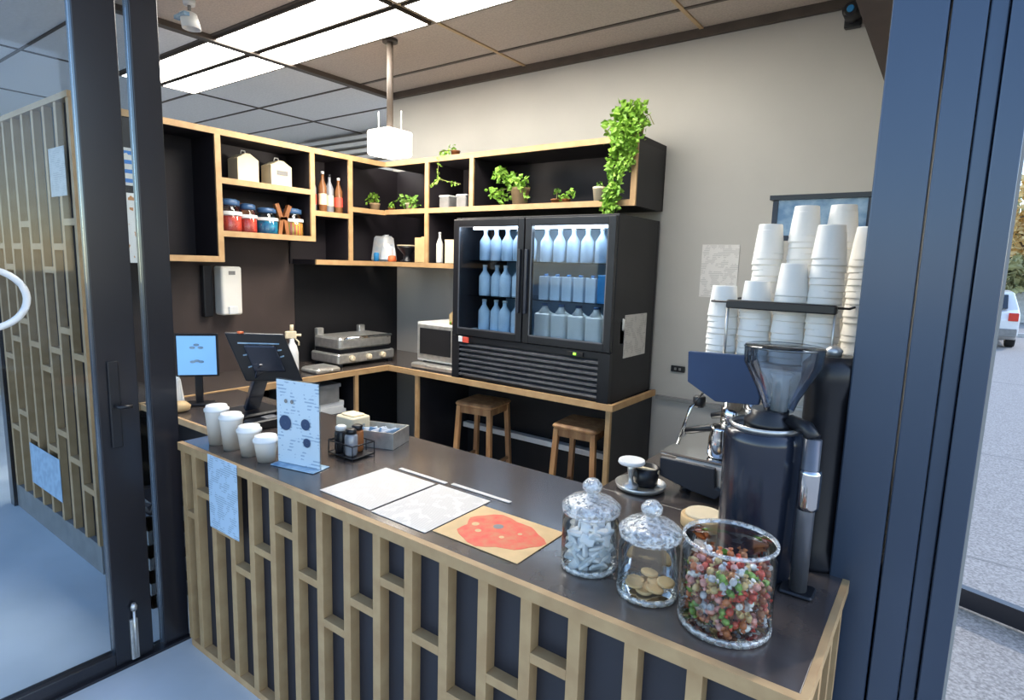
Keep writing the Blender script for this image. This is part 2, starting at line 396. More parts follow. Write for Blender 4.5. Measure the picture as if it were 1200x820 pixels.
for (x0,x1,y0,y1) in ((-3.135,-3.105,3.10,3.66),(-3.98,-3.44,2.76,2.785),(-3.98,-3.44,1.9,1.925)):
    wpart(bb, 'divider', MB().box(x0,x1,y0,y1,0,.892), 'black')
wpart(bb, 'divider_edge', MB().box(-3.136,-3.104,3.08,3.10,0,.892), 'ply')
wpart(bb, 'divider_edge', MB().box(-3.44,-3.42,2.757,2.788,0,.892), 'ply')
wpart(bb, 'low_shelf', MB().box(-3.40, -1.56, 3.60, 3.66, .40, .44), M['white'], label='pale low rail at the back of the knee space')
wpart(bb, 'under_shelf', MB().box(-3.96, -3.46, 1.93, 2.75, .60, .62), 'black')
struct('floor_mat', MB().box(-3.3, -1.0, 2.0, 2.9, 0, .008), 'dark') if False else None

# ------------------------------------------------------------------ wall shelf
FX, RY = -3.692, 3.284
sh = thing('wall_shelf', 'black cubbyhole wall shelf with plywood edges wrapping the corner', 'wall shelf', (-3.69, 3.28, 1.69))
T = .018
carc = MB(); edge = MB()
def vboard_left(y, z0, z1):      # board across the left run
    carc.box(-3.98, FX-.014, y-T, y+T, z0, z1); edge.box(FX-.014, FX, y-T, y+T, z0, z1)
def hboard_left(y0, y1, z):
    carc.box(-3.98, FX-.014, y0, y1, z-T, z+T); edge.box(FX-.014, FX-.0005, y0, y1, z-T, z+T)
def vboard_rear(x, z0, z1):
    carc.box(x-T, x+T, RY+.014, 3.68, z0, z1); edge.box(x-T, x+T, RY, RY+.014, z0, z1)
def hboard_rear(x0, x1, z):
    carc.box(x0, x1, RY+.014, 3.68, z-T, z+T); edge.box(x0, x1, RY+.0005, RY+.014, z-T, z+T)
hboard_left(1.25, 3.298, 2.472)
hboard_left(1.25, 1.967, 1.703); vboard_left(1.95, 1.69, 2.454)
hboard_left(1.968, 2.602, 1.862); hboard_left(1.968, 2.602, 2.185); vboard_left(2.62, 1.845, 2.454)
hboard_left(2.638, 2.932, 2.045); vboard_left(2.95, 1.69, 2.454); hboard_left(2.638, 3.298, 1.700); hboard_left(2.968, 3.298, 2.10)
hboard_rear(-3.692, -1.542, 2.472); hboard_rear(-3.692, -1.578, 2.105); hboard_rear(-3.692, -2.86, 1.700)
vboard_rear(-3.236, 1.70, 2.454); vboard_rear(-2.80, 2.10, 2.454)
edge.box(-1.578, -1.542, RY, RY+.014, 2.086, 2.454)
wpart(sh, 'boards', carc, 'blackbox'); wpart(sh, 'board_edges', edge, 'ply', label='pale plywood front edges')
wpart(sh, 'end_board', MB().box(-1.578, -1.542, RY+.014, 3.69, 2.086, 2.454), 'black')
wpart(sh, 'back_board', MB().box(-3.998, -3.98, 1.25, 1.95, 1.685, 2.49).box(-3.998, -3.98, 1.95, 2.62, 1.844, 2.49).box(-3.998, -3.98, 2.62, 3.69, 1.682, 2.49)
      .box(-3.98, -2.82, 3.68, 3.697, 1.682, 2.49).box(-2.82, -1.542, 3.68, 3.697, 2.086, 2.49), 'blackbox')
wpart(sh, 'end_board', MB().box(-3.98, FX, 1.22, 1.25, 1.685, 2.49), 'black')
# dark corner splashback under the shelf on the left wall
struct('wall_left_panel', MB().box(-4.0, -3.994, 2.66, 3.69, .93, 1.68), 'dark')

# ------------------------------------------------------------------ fridge
fr = thing('display_fridge', 'black two-door glass display fridge on the back bench', 'fridge', (-2.155, 3.36, .931))
X0, X1, Y0, Y1, Z0, Z1 = -2.765, -1.545, 3.10, 3.675, .932, 2.025
c = MB()
c.box(X0, X1, Y1-.03, Y1, Z0, Z1); c.box(X0, X0+.04, Y0, Y1-.03, Z0, Z1); c.box(X1-.04, X1, Y0, Y1-.03, Z0, Z1)
c.box(X0+.04, X1-.04, Y0, Y1-.03, Z1-.05, Z1); c.box(X0+.04, X1-.04, Y0+.02, Y1-.03, Z0, 1.26); c.box(-2.19, -2.15, Y0, Y0+.05, 1.26, Z1-.05)
wpart(fr, 'cabinet', c, 'black', .003)
wpart(fr, 'lining', MB().box(X0+.04, X1-.04, Y1-.045, Y1-.03, 1.26, Z1-.05).box(X0+.04, X1-.04, Y0+.06, Y1-.045, 1.26, 1.268), 'fridgein')
wpart(fr, 'light_tube', MB().box(X0+.1, X1-.1, Y0+.06, Y0+.085, Z1-.072, Z1-.052), 'led', label='lit tube along the top inside')
for z in (1.50, 1.74): 
    w = MB(); w.box(X0+.04, X1-.04, Y0+.08, Y1-.045, z, z+.006); wpart(fr, 'shelf', w, 'glass')
def fdoor(x0, x1, hx):
    f = MB(); w = .045; z0, z1 = 1.235, 2.012
    f.box(x0, x0+w, 3.068, 3.098, z0, z1).box(x1-w, x1, 3.068, 3.098, z0, z1).box(x0+w, x1-w, 3.068, 3.098, z0, z0+w).box(x0+w, x1-w, 3.068, 3.098, z1-w, z1)
    d = wpart(fr, 'door', f, 'plastic', .003)
    sub(d, fr, 'pane', MB().box(x0+w, x1-w, 3.078, 3.084, z0+w, z1-w), 'paneglass')
    sub(d, fr, 'handle', MB().rbox(hx-.011, hx+.011, 3.045, 3.068, 1.42, 1.82, .006), 'bluebody')
    s = MB(); s.box(x0+w, x0+w+.006, 3.070, 3.077, z0+w, z1-w).box(x1-w-.006, x1-w, 3.070, 3.077, z0+w, z1-w).box(x0+w, x1-w, 3.070, 3.077, z1-w-.006, z1-w).box(x0+w, x1-w, 3.070, 3.077, z0+w, z0+w+.008)
    sub(d, fr, 'glazing_bead', s, 'greysteel')
fdoor(-2.762, -2.178, -2.20); fdoor(-2.168, -1.548, -2.145)
g = MB()
for i in range(7): 
    z = .955 + .034*i; g.prism([(3.075, z), (3.098, z+.012), (3.098, z+.022), (3.070, z+.012)], 'x', -2.70, -1.62)
wpart(fr, 'grille', g, 'greysteel', label='slatted steel-grey vent grille')
wpart(fr, 'grille_frame', MB().box(X0, -2.70, 3.072, 3.11, Z0, 1.228).box(-1.62, X1, 3.072, 3.11, Z0, 1.228).box(-2.70, -1.62, 3.076, 3.11, 1.192, 1.228).box(-2.70,-1.62,3.10,3.118,Z0,1.19), 'plastic')
st = MB().rbox(-2.70, -2.665, 3.062, 3.070, 1.188, 1.228, .003); wpart(fr, 'sticker', st, 'white')
st = MB().rbox(-2.663, -2.61, 3.062, 3.070, 1.186, 1.224, .003); wpart(fr, 'sticker', st, 'labelred', label='small red sticker')
wpart(fr, 'thermostat', MB().rbox(-1.83, -1.72, 3.066, 3.076, 1.192, 1.218, .004), 'dark')
wpart(fr, 'indicator', MB().rbox(-1.785, -1.765, 3.060, 3.066, 1.198, 1.212, .003), 'greenled', label='green light')
single('notice_or_reflection', MB().box(-.001, .001, -.155, .155, -.13, .13), 'paperwall', 'pale sheet taped to the side of the black fridge', 'notice', loc=(-1.5425, 3.395, 1.315))
# fridge contents
def bottle_mb(r, h, neck=.35):
    return MB().lathe([(r*.92,0),(r,.01),(r,h*.62),(r*neck,h*.82),(r*neck,h*.93)], n=14)
def cap_mb(r, h, neck=.35): return MB().lathe([(r*neck*1.15,h*.93),(r*neck*1.15,h)], n=12)
def bottle(name, label, cat, r, h, m, mc, loc, group=None, lab=None):
    t = thing(name, label, cat, loc, 0, group)
    bottle_mb(r, h).make('body', m, t); cap_mb(r, h).make('cap', mc, t)
    if lab: MB().lathe([(r+.001,h*.18),(r+.001,h*.45)], n=14, caps=False).make('paper_label', lab, t)
    return t
b0 = bottle('drink_bottle', 'pale drink bottle on an upper shelf behind the left fridge door', 'bottle', .041, .21, 'bottlepale', 'white', (-2.62, 3.24, 1.746), 'bottles in the fridge')
for i in range(1, 5): dup(b0, (-2.62+.095*i, 3.24, 1.746))
for z, nm in ((1.506, 'middle'), (1.268, 'bottom')):
    for i in range(5):
        dup(b0, (-2.62+.09*i, 3.24+.02*(i % 2), z), 'pale drink bottle on the %s shelf behind the left fridge door' % nm, group='bottles on the %s fridge shelf' % nm)
for i in range(6):
    dup(b0, (-2.13+.10*i, 3.26, 1.746), 'pale drink bottle on the top shelf behind the right fridge door', group='bottles on the top right fridge shelf')
can0 = thing('drink_pack', 'light blue drink pack on the middle shelf behind the right fridge door', 'drink carton', (-2.10, 3.22, 1.506), 0, 'packs on the middle fridge shelf')
MB().rbox(-.035, .035, -.03, .03, 0, .15, .006).make('body', 'bottlepale', can0); MB().lathe([(.014,.15),(.014,.165)], n=10).make('cap', 'cyan', can0)
for i in range(1, 5): dup(can0, (-2.10+.085*i, 3.22, 1.506))
cy = single('drink_pack', MB().rbox(-.038, .038, -.03, .03, 0, .17, .008), 'cyan', 'strong blue pack right of the pale packs behind the right fridge door', 'drink carton', loc=(-1.665, 3.20, 1.506))
jug0 = thing('milk_jug', 'white milk jug on the bottom shelf behind the right fridge door', 'milk jug', (-2.10, 3.22, 1.268), 0, 'milk jugs in the fridge')
j = MB().rbox(-.055, .055, -.05, .05, 0, .155, .02).lathe([(.045,.153),(.018,.19),(.018,.20)], n=14); j.tube([(.03,0,.165),(.058,0,.15),(.056,0,.09),(.045,0,.07)], .009, 8); j.make('body', 'milk', jug0)
MB().lathe([(.021,.20),(.021,.215)], n=12).make('cap', 'bluelid', jug0)
for i in range(1, 5): dup(jug0, (-2.10+.125*i, 3.22, 1.268))

# ------------------------------------------------------------------ microwave, machine, small things on back bench
mw = thing('microwave', 'silver microwave oven tucked left of the fridge', 'microwave', (-3.0, 3.4, .931))
wpart(mw, 'case', MB().rbox(-3.235, -2.78, 3.20, 3.60, .985, 1.275, .006), M['white'])
wpart(mw, 'door', MB().box(-3.215, -2.80, 3.185, 3.20, 1.0, 1.26), 'steel', .003)
wpart(mw, 'window', MB().box(-3.19, -2.88, 3.181, 3.186, 1.04, 1.235), 'dark')
wpart(mw, 'keypad', MB().box(-2.865, -2.815, 3.181, 3.186, 1.04, 1.235), 'plastic')
for x in (-3.19, -2.83):
    for y in (3.24, 3.56): wpart(mw, 'foot', MB().lathe([(.015,.972),(.015,.985)], x, y, 10), 'plastic')
tr = thing('baking_tray', 'shallow silver tray under the microwave', 'tray', (-3.0, 3.4, .931))
wpart(tr, 'pan', MB().rbox(-3.24, -2.785, 3.13, 3.62, .931, .972, .02), 'steel')
fb = thing('snack_box', 'small kraft box with fruit print on top of the microwave', 'box', (-2.88, 3.27, 1.275))
wpart(fb, 'box', MB().prism([(-2.925,1.276),(-2.805,1.276),(-2.812,1.37),(-2.895,1.375),(-2.925,1.35)], 'y', 3.215, 3.30), 'kraft')
for x, z, m in ((-2.885,1.292,'yelred'),(-2.86,1.30,'labelred'),(-2.905,1.29,'leaf'),(-2.83,1.355,'leaf')): wpart(fb, 'printed_fruit', MB().lathe([(.002,z-.012),(.012,z-.006),(.012,z+.006),(.002,z+.012)], x, 3.214, 10), m)

tm = thing('sandwich_press', 'silver sandwich press with lever and knobs on the left back bench', 'sandwich press', (-3.72, 2.98, .931))
wpart(tm, 'base', MB().rbox(-3.90, -3.56, 2.72, 3.27, .955, 1.03, .02), 'steel')
wpart(tm, 'lid', MB().rbox(-3.89, -3.57, 2.74, 3.25, 1.06, 1.15, .03), 'steel')
wpart(tm, 'plate', MB().box(-3.88, -3.58, 2.75, 3.24, 1.03, 1.06), 'plastic')
wpart(tm, 'handle', MB().tube([(-3.60,2.78,1.12),(-3.53,2.78,1.15),(-3.53,3.20,1.15),(-3.60,3.20,1.12)], .011, 8), 'chrome')
wpart(tm, 'hinge_column', MB().rbox(-3.905, -3.86, 2.76, 2.82, 1.0, 1.20, .01), 'steel'); wpart(tm, 'hinge_column', MB().rbox(-3.905, -3.86, 3.16, 3.22, 1.0, 1.20, .01), 'steel')
for y in (2.84, 3.0, 3.14):
    k = MB().lathe([(.024,0),(.022,.02),(.012,.026)], 0, 0, 14); k.v = [(-3.56+z, y+px, .992+py) for px, py, z in k.v]; wpart(tm, 'knob', k, 'cream')
for x in (-3.87,-3.59):
    for y in (2.76,3.23): wpart(tm, 'foot', MB().lathe([(.018,.931),(.018,.956)], x, y, 10), 'plastic')
sp = thing('spray_bottle', 'white spray bottle standing on the left back bench by the splashback', 'spray bottle', (-3.65, 2.40, .931))
MB().lathe([(.038,0),(.042,.01),(.042,.14),(.030,.19),(.016,.215),(.016,.24)], n=18).make('body', 'white', sp)
h = MB().rbox(-.045, .03, -.014, .014, .24, .29, .008); h.tube([(.0,0,.265),(.05,0,.262),(.062,0,.262)], .009, 8); h.tube([(.02,0,.24),(.045,0,.215),(.045,0,.19)], .006, 6); h.tube([(0,0,.29),(.0,0,.335)],.012,8); h.make('spray_head', 'cream', sp); sp.rotation_euler.z = R(60)
for i, (y0, y1, x, z1, m, lb, nm) in enumerate((
    (2.46, 2.66, -3.55, .965, 'steel', 'shallow steel pan on the left back bench beside the press', 'steel_pan'),
    (2.10, 2.30, -3.58, .985, 'cream', 'pale folded cloth on the left back bench behind the till', 'folded_cloth'))):
    q = MB().rbox(-.10, .10, -(y1-y0)/2, (y1-y0)/2, 0, z1-.931, .02)
    if m == 'steel': q.rbox(-.085, .085, -(y1-y0)/2+.015, (y1-y0)/2-.015, z1-.931, z1-.926, .015).tube([(.1,0,.02),(.135,0,.025)], .007, 6)
    else: q.rbox(-.09, .085, -.08, .075, z1-.931, z1-.931+.018, .02)
    single(nm, q, m, lb, 'pan' if m == 'steel' else 'cloth', loc=(x, (y0+y1)/2, .931))
# papers under left bench
single('paper_stack', MB().box(-.18,.18,-.22,.22,0,.025).box(-.17,.18,-.21,.20,.025,.05).box(-.15,.17,-.2,.21,.05,.085), M['white'], 'pile of white paper on the shelf under the left back bench', 'paper stack', loc=(-3.66, 2.50, .621))
single('storage_box', MB().box(-.2,.18,-.16,.16,0,.11).box(-.21,.19,-.17,.17,.11,.135), 'grey', 'grey lidded box above the paper pile under the left back bench', 'box', loc=(-3.66, 2.50, .707))

# dispenser on the left wall and power boxes
ds = thing('towel_dispenser', 'cream wall dispenser under the empty shelf bay', 'dispenser', (-4.0, 2.12, 1.5))
wpart(ds, 'case', MB().rbox(-3.998, -3.89, 2.045, 2.19, 1.33, 1.655, .02), 'cup', .003)
wpart(ds, 'level_window', MB().box(-3.893, -3.888, 2.095, 2.14, 1.60, 1.625), 'grey')
wpart(ds, 'lever', MB().rbox(-3.90, -3.878, 2.085, 2.15, 1.335, 1.39, .008), 'white')
single('wall_strip', MB().rbox(0, .05, -.03, .03, -.17, .17, .008), 'plastic', 'narrow black strip on the wall left of the cream dispenser', 'wall strip', loc=(-3.998, 1.985, 1.49))

# notices and socket on rear wall
nb = single('notice_or_reflection', MB().box(-.112, .112, -.0015, .0015, -.16, .16), 'paperwall', 'white printed notice on the rear wall between fridge and cups', 'notice', loc=(-1.155, 3.697, 1.72))
so = thing('wall_socket', 'small black socket low on the rear wall right of the fridge', 'socket', (-1.37, 3.70, 1.088))
wpart(so, 'plate', MB().rbox(-1.415, -1.322, 3.688, 3.699, 1.068, 1.108, .006), 'plastic')
wpart(so, 'switch', MB().rbox(-1.39, -1.375, 3.683, 3.688, 1.08, 1.096, .003), 'grey'); wpart(so, 'switch', MB().rbox(-1.36, -1.345, 3.683, 3.688, 1.08, 1.096, .003), 'grey')
cm = thing('security_camera', 'small black camera high on the rear wall near the ceiling', 'camera', (-.565, 3.70, 3.05))
wpart(cm, 'bracket', MB().rbox(-.60, -.52, 3.66, 3.699, 2.99, 3.10, .01), 'plastic')
k = MB().lathe([(.035,0),(.04,.01),(.04,.09),(.03,.1)], 0, 0, 16); k.v = [(-.56+px, 3.66-z, 3.045+py) for px, py, z in k.v]; wpart(cm, 'body', k, 'plastic')
k = MB().lathe([(.018,0),(.016,.006)], 0, 0, 12); k.v = [(-.56+px, 3.559-z, 3.045+py) for px, py, z in k.v]; wpart(cm, 'lens', k, 'cyan')
sl = thing('spotlight', 'white spotlight fitting hanging from the ceiling at top left', 'spotlight', (-3.64, 1.79, CZ))
wpart(sl, 'mount', MB().lathe([(.03,CZ-.03),(.035,CZ-.001)], -3.64, 1.79, 16), 'white'); wpart(sl, 'stem', MB().tube([(-3.64,1.79,CZ-.03),(-3.64,1.79,CZ-.07)], .01, 8), 'grey')
k = MB().lathe([(.03,-.06),(.045,-.05),(.05,.06),(.046,.06),(.04,-.03)], 0, 0, 18); k.v = [( -3.64+px+z*.3, 1.79+py, CZ-.11-z*.8) for px, py, z in k.v]; wpart(sl, 'lamp_head', k, 'white')
k = MB().box(-3.72, -3.60, 1.74, 1.77, CZ-.10, CZ-.08); wpart(sl, 'bracket', k, 'rackpanel')

# pendant lamp
pn = thing('pendant_lamp', 'glowing white box pendant lamp hung on a dark rod above the shelf corner', 'pendant lamp', (-3.11, 2.81, CZ))
wpart(pn, 'rod', MB().tube([(-3.11,2.81,CZ-.002),(-3.11,2.81,2.57)], .021, 10), 'tbar')
wpart(pn, 'canopy', MB().lathe([(.05,CZ-.02),(.05,CZ-.002)], -3.11, 2.81, 16), 'tbar')
wpart(pn, 'shade', MB().rbox(-3.22, -3.0, 2.70, 2.92, 2.415, 2.575, .02), 'pendant')
for sx in (-1, 1):
    wpart(pn, 'side_rod', MB().tube([(-3.11+sx*.075,2.81+sx*.03,2.575),(-3.11+sx*.075,2.81+sx*.03,2.70)], .005, 6), 'white')

# ------------------------------------------------------------------ stools
def stool(loc, label, rz):
    t = thing('bar_stool', label, 'stool', loc, rz, None); H = .745; s = .125
    MB().rbox(-.155, .155, -.155, .155, H-.035, H, .03).make('seat', 'wood', t, .003)
    for a, b in ((-1,-1),(1,-1),(1,1),(-1,1)):
        MB().beam((a*s*1.25, b*s*1.25, 0), (a*s, b*s, H-.035), .034, .034).make('leg', 'wood', t, .003)
    a = MB()
    for k in (-1, 1): a.beam((-s, k*s, H-.06), (s, k*s, H-.06), .018, .045); a.beam((k*s, -s, H-.06), (k*s, s, H-.06), .018, .045)
    a.make('apron', 'wood', t)
    for z, q in ((.22, 1.16), (.30, 1.13)):
        for k in (-1, 1):
            m = MB()
            if z < .25: m.beam((-s*q, k*s*q, z), (s*q, k*s*q, z), .016, .022)
            else: m.beam((k*s*q, -s*q, z), (k*s*q, s*q, z), .016, .022)
            m.make('stretcher', 'wood', t)
    return t
s0 = stool((-2.655, 3.30, 0), 'wooden bar stool under the middle of the fridge bench, left one', R(8))
dup(s0, (-1.80, 3.26, 0), 'wooden bar stool tucked under the right end of the fridge bench', R(5))

# ------------------------------------------------------------------ shelf contents
def gift(loc, label, w, d, h, win):
    t = thing('gable_box', label, 'box', loc)
    MB().prism([(-w/2,0),(w/2,0),(w/2,h*.8),(w*.1,h),(-w*.1,h),(-w/2,h*.8)], 'x', -d/2, d/2).make('carton', 'cream', t)
    MB().tube([(0,-w*.12,h),(0,-w*.08,h+.022),(0,w*.08,h+.022),(0,w*.12,h)], .004, 6).make('handle', 'white', t)
    if win: MB().box(d/2, d/2+.003, -w*.22, w*.3, h*.45, h*.62).make('printed_panel', 'grey', t)
    return t
gift((-3.84, 2.195, 2.203), 'cream gable box on the left in the upper shelf bay', .145, .12, .185, False)
gift((-3.84, 2.435, 2.203), 'cream gable box with a grey printed panel in the upper shelf bay', .155, .12, .175, True)
def sweetjar(loc, label, m, r=.072, h=.165):
    t = thing('sweet_jar', label, 'jar', loc)
    MB().lathe([(r,0),(r*1.02,.01),(r*1.02,h*.58)], n=20).make('sweets', m, t)
    MB().lathe([(r*1.05,0),(r*1.08,.01),(r*1.08,h*.78),(r*.8,h*.9),(r*.8,h)], n=20, caps=False).make('glass_body', 'jarglass', t)
    MB().lathe([(r*.86,h*.98),(r*.9,h),(r*.9,h*1.18),(r*.6,h*1.24)], n=20).make('lid', 'bluelid', t)
    MB().lathe([(r*1.09,h*.62),(r*1.09,h*.76)], n=20, caps=False).make('paper_label', 'white', t)
    return t
sweetjar((-3.80, 2.065, 1.881), 'glass jar of red sweets, leftmost on the lower sweet shelf', 'red')
sweetjar((-3.79, 2.185, 1.881), 'glass jar of red sweets beside the blue sweets', 'red', .055, .15)
sweetjar((-3.80, 2.325, 1.881), 'glass jar of bright blue sweets on the sweet shelf', 'blue', .07, .14)
sweetjar((-3.80, 2.52, 1.881), 'wide glass jar of yellow and red striped sweets', 'yelred', .072, .15)
k = MB().beam((0,-.03,.0),(0,-.012,.12),.03,.028).beam((0,.03,.0),(0,.012,.12),.03,.028).beam((0,-.012,.10),(0,-.05,.205),.03,.03).beam((0,.012,.10),(0,.05,.20),.03,.03)
single('wooden_ornament', k, 'brownitem', 'brown wooden ornament standing between blue and yellow sweets', 'ornament', loc=(-3.765, 2.425, 1.881))
for (y, z, w, h, lb) in ((2.03, 1.881, .09, .215, 'dark brown box behind the leftmost red sweet jar'), (2.25, 1.881, .10, .20, 'dark brown box behind the blue sweet jar')):
    single('tea_box', MB().rbox(-.02,.02,-w/2,w/2,0,h,.006).box(.0205,.0225,-w*.35,w*.35,h*.55,h*.85), 'brownitem', lb, 'box', loc=(-3.945, y, z))
for i, (y, hgt, mm, lb) in enumerate(((2.70, .27, 'bottleglass', 'tall grey syrup bottle with red label, leftmost in the bottle bay'), (2.775, .29, 'amber', 'amber syrup bottle second from left in the bottle bay'), (2.85, .28, 'bottleglass', 'pale grey syrup bottle third in the bottle bay'), (2.915, .26, 'amber', 'amber syrup bottle nearest the divider in the bottle bay'))):
    bottle('syrup_bottle', lb, 'bottle', .030, hgt, mm, 'white' if i % 2 else 'plastic', (-3.80+.02*(i%2), y-.01, 2.064), None, 'labelred' if i in (0, 3) else 'cream')

def potplant(loc, label, r, h, blobs, seed, name='potted_plant', potm='terra', leafm='leaf', trail=(), stems=True):
    """blobs: (x,y,z,radius,count,size) leaf clusters; trail: hanging strands as point lists"""
    rg = random.Random(seed); t = thing(name, label, 'plant', loc)
    MB().lathe([(r*.72,0),(r*.95,h*.85),(r,h*.86),(r,h),(r*.85,h),(r*.8,h*.85)], n=18, caps=True).make('pot', potm, t)
    MB().lathe([(.001,h*.86),(r*.82,h*.87)], n=18, caps=False).make('soil', 'brownbeam', t)
    lf = MB(); sm = MB()
    for (x,y,z,rad,cnt,size) in blobs:
        if stems: sm.tube([(0,0,h*.8),(x*.4,y*.4,(h+z)/2+.01),(x,y,z)], .003, 5)
        for _ in range(cnt):
            v = Vector((rg.gauss(0,1),rg.gauss(0,1),rg.gauss(0,1))).normalized()*rad*rg.random()**.5
            lf.leaf((x+v.x,y+v.y,z+v.z), size*rg.uniform(.7,1.2), rg, .1)
    for pts, cnt, spread, size in trail:
        sm.tube(pts, .003, 5)
        for k in range(cnt):
            u = rg.random()*(len(pts)-1); i = min(int(u), len(pts)-2); p = Vector(pts[i]).lerp(Vector(pts[i+1]), u-i)
            lf.leaf(p+Vector((rg.uniform(-1,1)*spread, rg.uniform(-1,1)*spread*.6, rg.uniform(-1,1)*spread)), size*rg.uniform(.7,1.2), rg, .6)
    if len(sm.v) == 0: sm.tube([(0,0,h*.8),(0,0,h+.01)], .003, 5)
    sm.make('stems', 'stem', t); lf.make('foliage', leafm, t)
    return t
# the big hanging fern
potplant((-1.63, 3.42, 2.492), 'large bright green trailing plant spilling down over the shelf end', .055, .08,
         [(0,-.05,.13,.085,260,.045), (-.06,-.10,.05,.07,160,.045), (.03,-.12,.02,.085,240,.045), (.0,-.16,-.07,.07,200,.04), (-.05,-.10,.14,.05,90,.04)], 3, 'trailing_plant', 'terra', 'leaf',
         [([(.0,-.15,0),(-.02,-.17,-.12),(-.045,-.175,-.3),(-.05,-.175,-.44)], 420, .038, .042), ([(.05,-.14,.0),(.06,-.17,-.08),(.03,-.175,-.2)], 120, .03, .04),
          ([(.03,-.05,.1),(.12,-.08,.11),(.155,-.09,.05)], 10, .015, .03), ([(-.06,-.05,.08),(-.13,-.1,.05),(-.14,-.12,-.04)], 16, .015, .03)])
potplant((-2.47, 3.42, 2.124), 'leafy plant in a tan pot in the long shelf bay', .068, .125,
         [(-.13,-.05,.22,.06,50,.045),(-.03,-.05,.17,.06,60,.045),(-.17,-.07,.10,.05,30,.04),(-.10,-.08,.06,.05,26,.04),(.06,-.06,.14,.05,36,.04),(.09,-.07,.05,.02,8,.035)], 5)
potplant((-1.845, 3.40, 2.124), 'tiny succulent in a cream pot at the right of the long shelf bay', .042, .095, [(0,0,.105,.022,26,.022)], 6, 'succulent', 'cream', 'leafdark', stems=False)
potplant((-2.17, 3.42, 2.124), 'small dark-potted plant just right of the tan pot plant', .04, .035, [(0,0,.09,.028,16,.03)], 8, 'potted_plant', 'brownitem', 'leafdark')
potplant((-2.04, 3.33, 2.124), 'low sprouting plant at the front of the long shelf bay', .032, .022, [(-.03,0,.035,.03,16,.03),(.03,0,.06,.025,14,.035),(-.0,-.0,.03,.02,10,.03)], 9, 'potted_plant', 'brownitem', 'leaf')
potplant((-3.055, 3.40, 2.492), 'sparse plant on the shelf top trailing a stem into the narrow bay', .035, .05, [(.0,-.02,.07,.035,10,.025)], 10, 'trailing_plant', 'brownitem', 'leaf',
         [([(0,-.03,.05),(-.02,-.15,.02),(-.02,-.165,-.12),(-.02,-.165,-.2)], 26, .014, .035), ([(-.02,-.165,-.17),(-.10,-.165,-.22)], 10, .012, .035), ([(-.02,-.165,-.17),(.10,-.165,-.2),(.2,-.165,-.22)], 12, .014, .035)])
potplant((-3.90, 3.36, 2.119), 'small leafy plant in a tan pot, left in the corner bay', .045, .07, [(-.03,0,.10,.05,40,.04),(.03,-.02,.12,.03,14,.035)], 11)
potplant((-3.52, 3.40, 2.119), 'small leafy plant in a cream pot, right in the corner bay', .045, .06, [(-.06,-.02,.08,.05,34,.04),(.05,-.02,.06,.05,34,.04),(0,0,.09,.04,20,.04)], 12, 'potted_plant', 'cream', 'leafdark')
potplant((-3.72, 3.38, 2.119), 'low green seedling between the two corner bay plants', .028, .03, [(0,0,.05,.035,20,.03)], 13, 'potted_plant', 'brownitem', 'leaf')
potplant((-2.86, 3.262, 2.028), 'little green sprig lying at the left top edge of the fridge', .018, .015, [(0,0,.02,.025,14,.028)], 14, 'potted_plant', 'brownitem', 'leaf') if False else None
# narrow bay tins
for x, w, lb in ((-3.14, .10, 'pale storage tin on the left in the narrow bay'), (-2.97, .10, 'pale storage tin on the right in the narrow bay')):
    t = thing('storage_tin', lb, 'tin', (x, 3.42, 2.124)); MB().rbox(-w/2, w/2, -.05, .05, 0, .085, .012).make('body', 'grey', t); MB().rbox(-w/2-.003, w/2+.003, -.053, .053, .085, .10, .012).make('lid', 'white', t)
# corner bay lower
def bag(loc, label, w, d, h, m, seed):
    rg = random.Random(seed); k = MB(); k.rbox(-w/2, w/2, -d/2, d/2, 0, h, .03, 4)
    k.v = [(x*(1+.12*rg.random()-.25*z/h), y*(1-.3*z/h), z*(1+.05*rg.random())) for x,y,z in k.v]
    for i in range(5): k.leaf((rg.uniform(-w/4,w/4), 0, h*.95), .05, rg)
    return single('paper_bag', k, m, label, 'bag', loc=loc)
bag((-3.86, 3.42, 1.719), 'crumpled white bag at the left of the lower corner bay', .19, .14, .20, 'sachet', 1)
bag((-3.74, 3.36, 1.719), 'smaller crumpled white bag in the lower corner bay', .12, .1, .12, 'sachet', 4)
single('blue_pot', MB().lathe([(.018,0),(.022,.003),(.022,.06),(.016,.07)], n=12), 'cyan', 'tiny blue pot in front of the crumpled white bag', 'pot', loc=(-3.79, 3.28, 1.719))
single('orange_pot', MB().lathe([(.03,0),(.036,.01),(.03,.045),(.01,.05)], n=14), 'orange', 'small orange tub on the lower corner shelf', 'tub', loc=(-3.66, 3.33, 1.719))
t = thing('steel_bowl', 'dark bowl with pale rims on the lower corner shelf', 'bowl', (-3.58, 3.42, 1.719))
MB().lathe([(.05,0),(.055,.01),(.03,.02),(.03,.06),(.075,.11),(.08,.125),(.07,.115),(.02,.07)], n=22, caps=True).make('bowl', 'plastic', t); MB().lathe([(.078,.126),(.084,.13),(.084,.135),(.076,.133)], n=22, caps=False).make('rim', 'cream', t)
k = MB().rbox(-.075, .075, -.05, .05, 0, .19, .004).box(-.05,.05,-.0015,.0015,.19,.20)
single('kraft_box', k, 'kraft', 'tan kraft box against the divider on the lower shelf', 'box', loc=(-3.34, 3.39, 1.719))
bottle('sauce_bottle', 'slim white bottle right of the kraft box on the lower shelf', 'bottle', .026, .23, 'milk', 'white', (-3.165, 3.36, 1.719))
single('cream_box', MB().rbox(-.045,.045,-.04,.04,0,.16,.004).rbox(-.047,.047,-.042,.042,.16,.175,.004), 'cream', 'small cream box nearest the fridge on the lower shelf', 'box', loc=(-3.06, 3.39, 1.719))
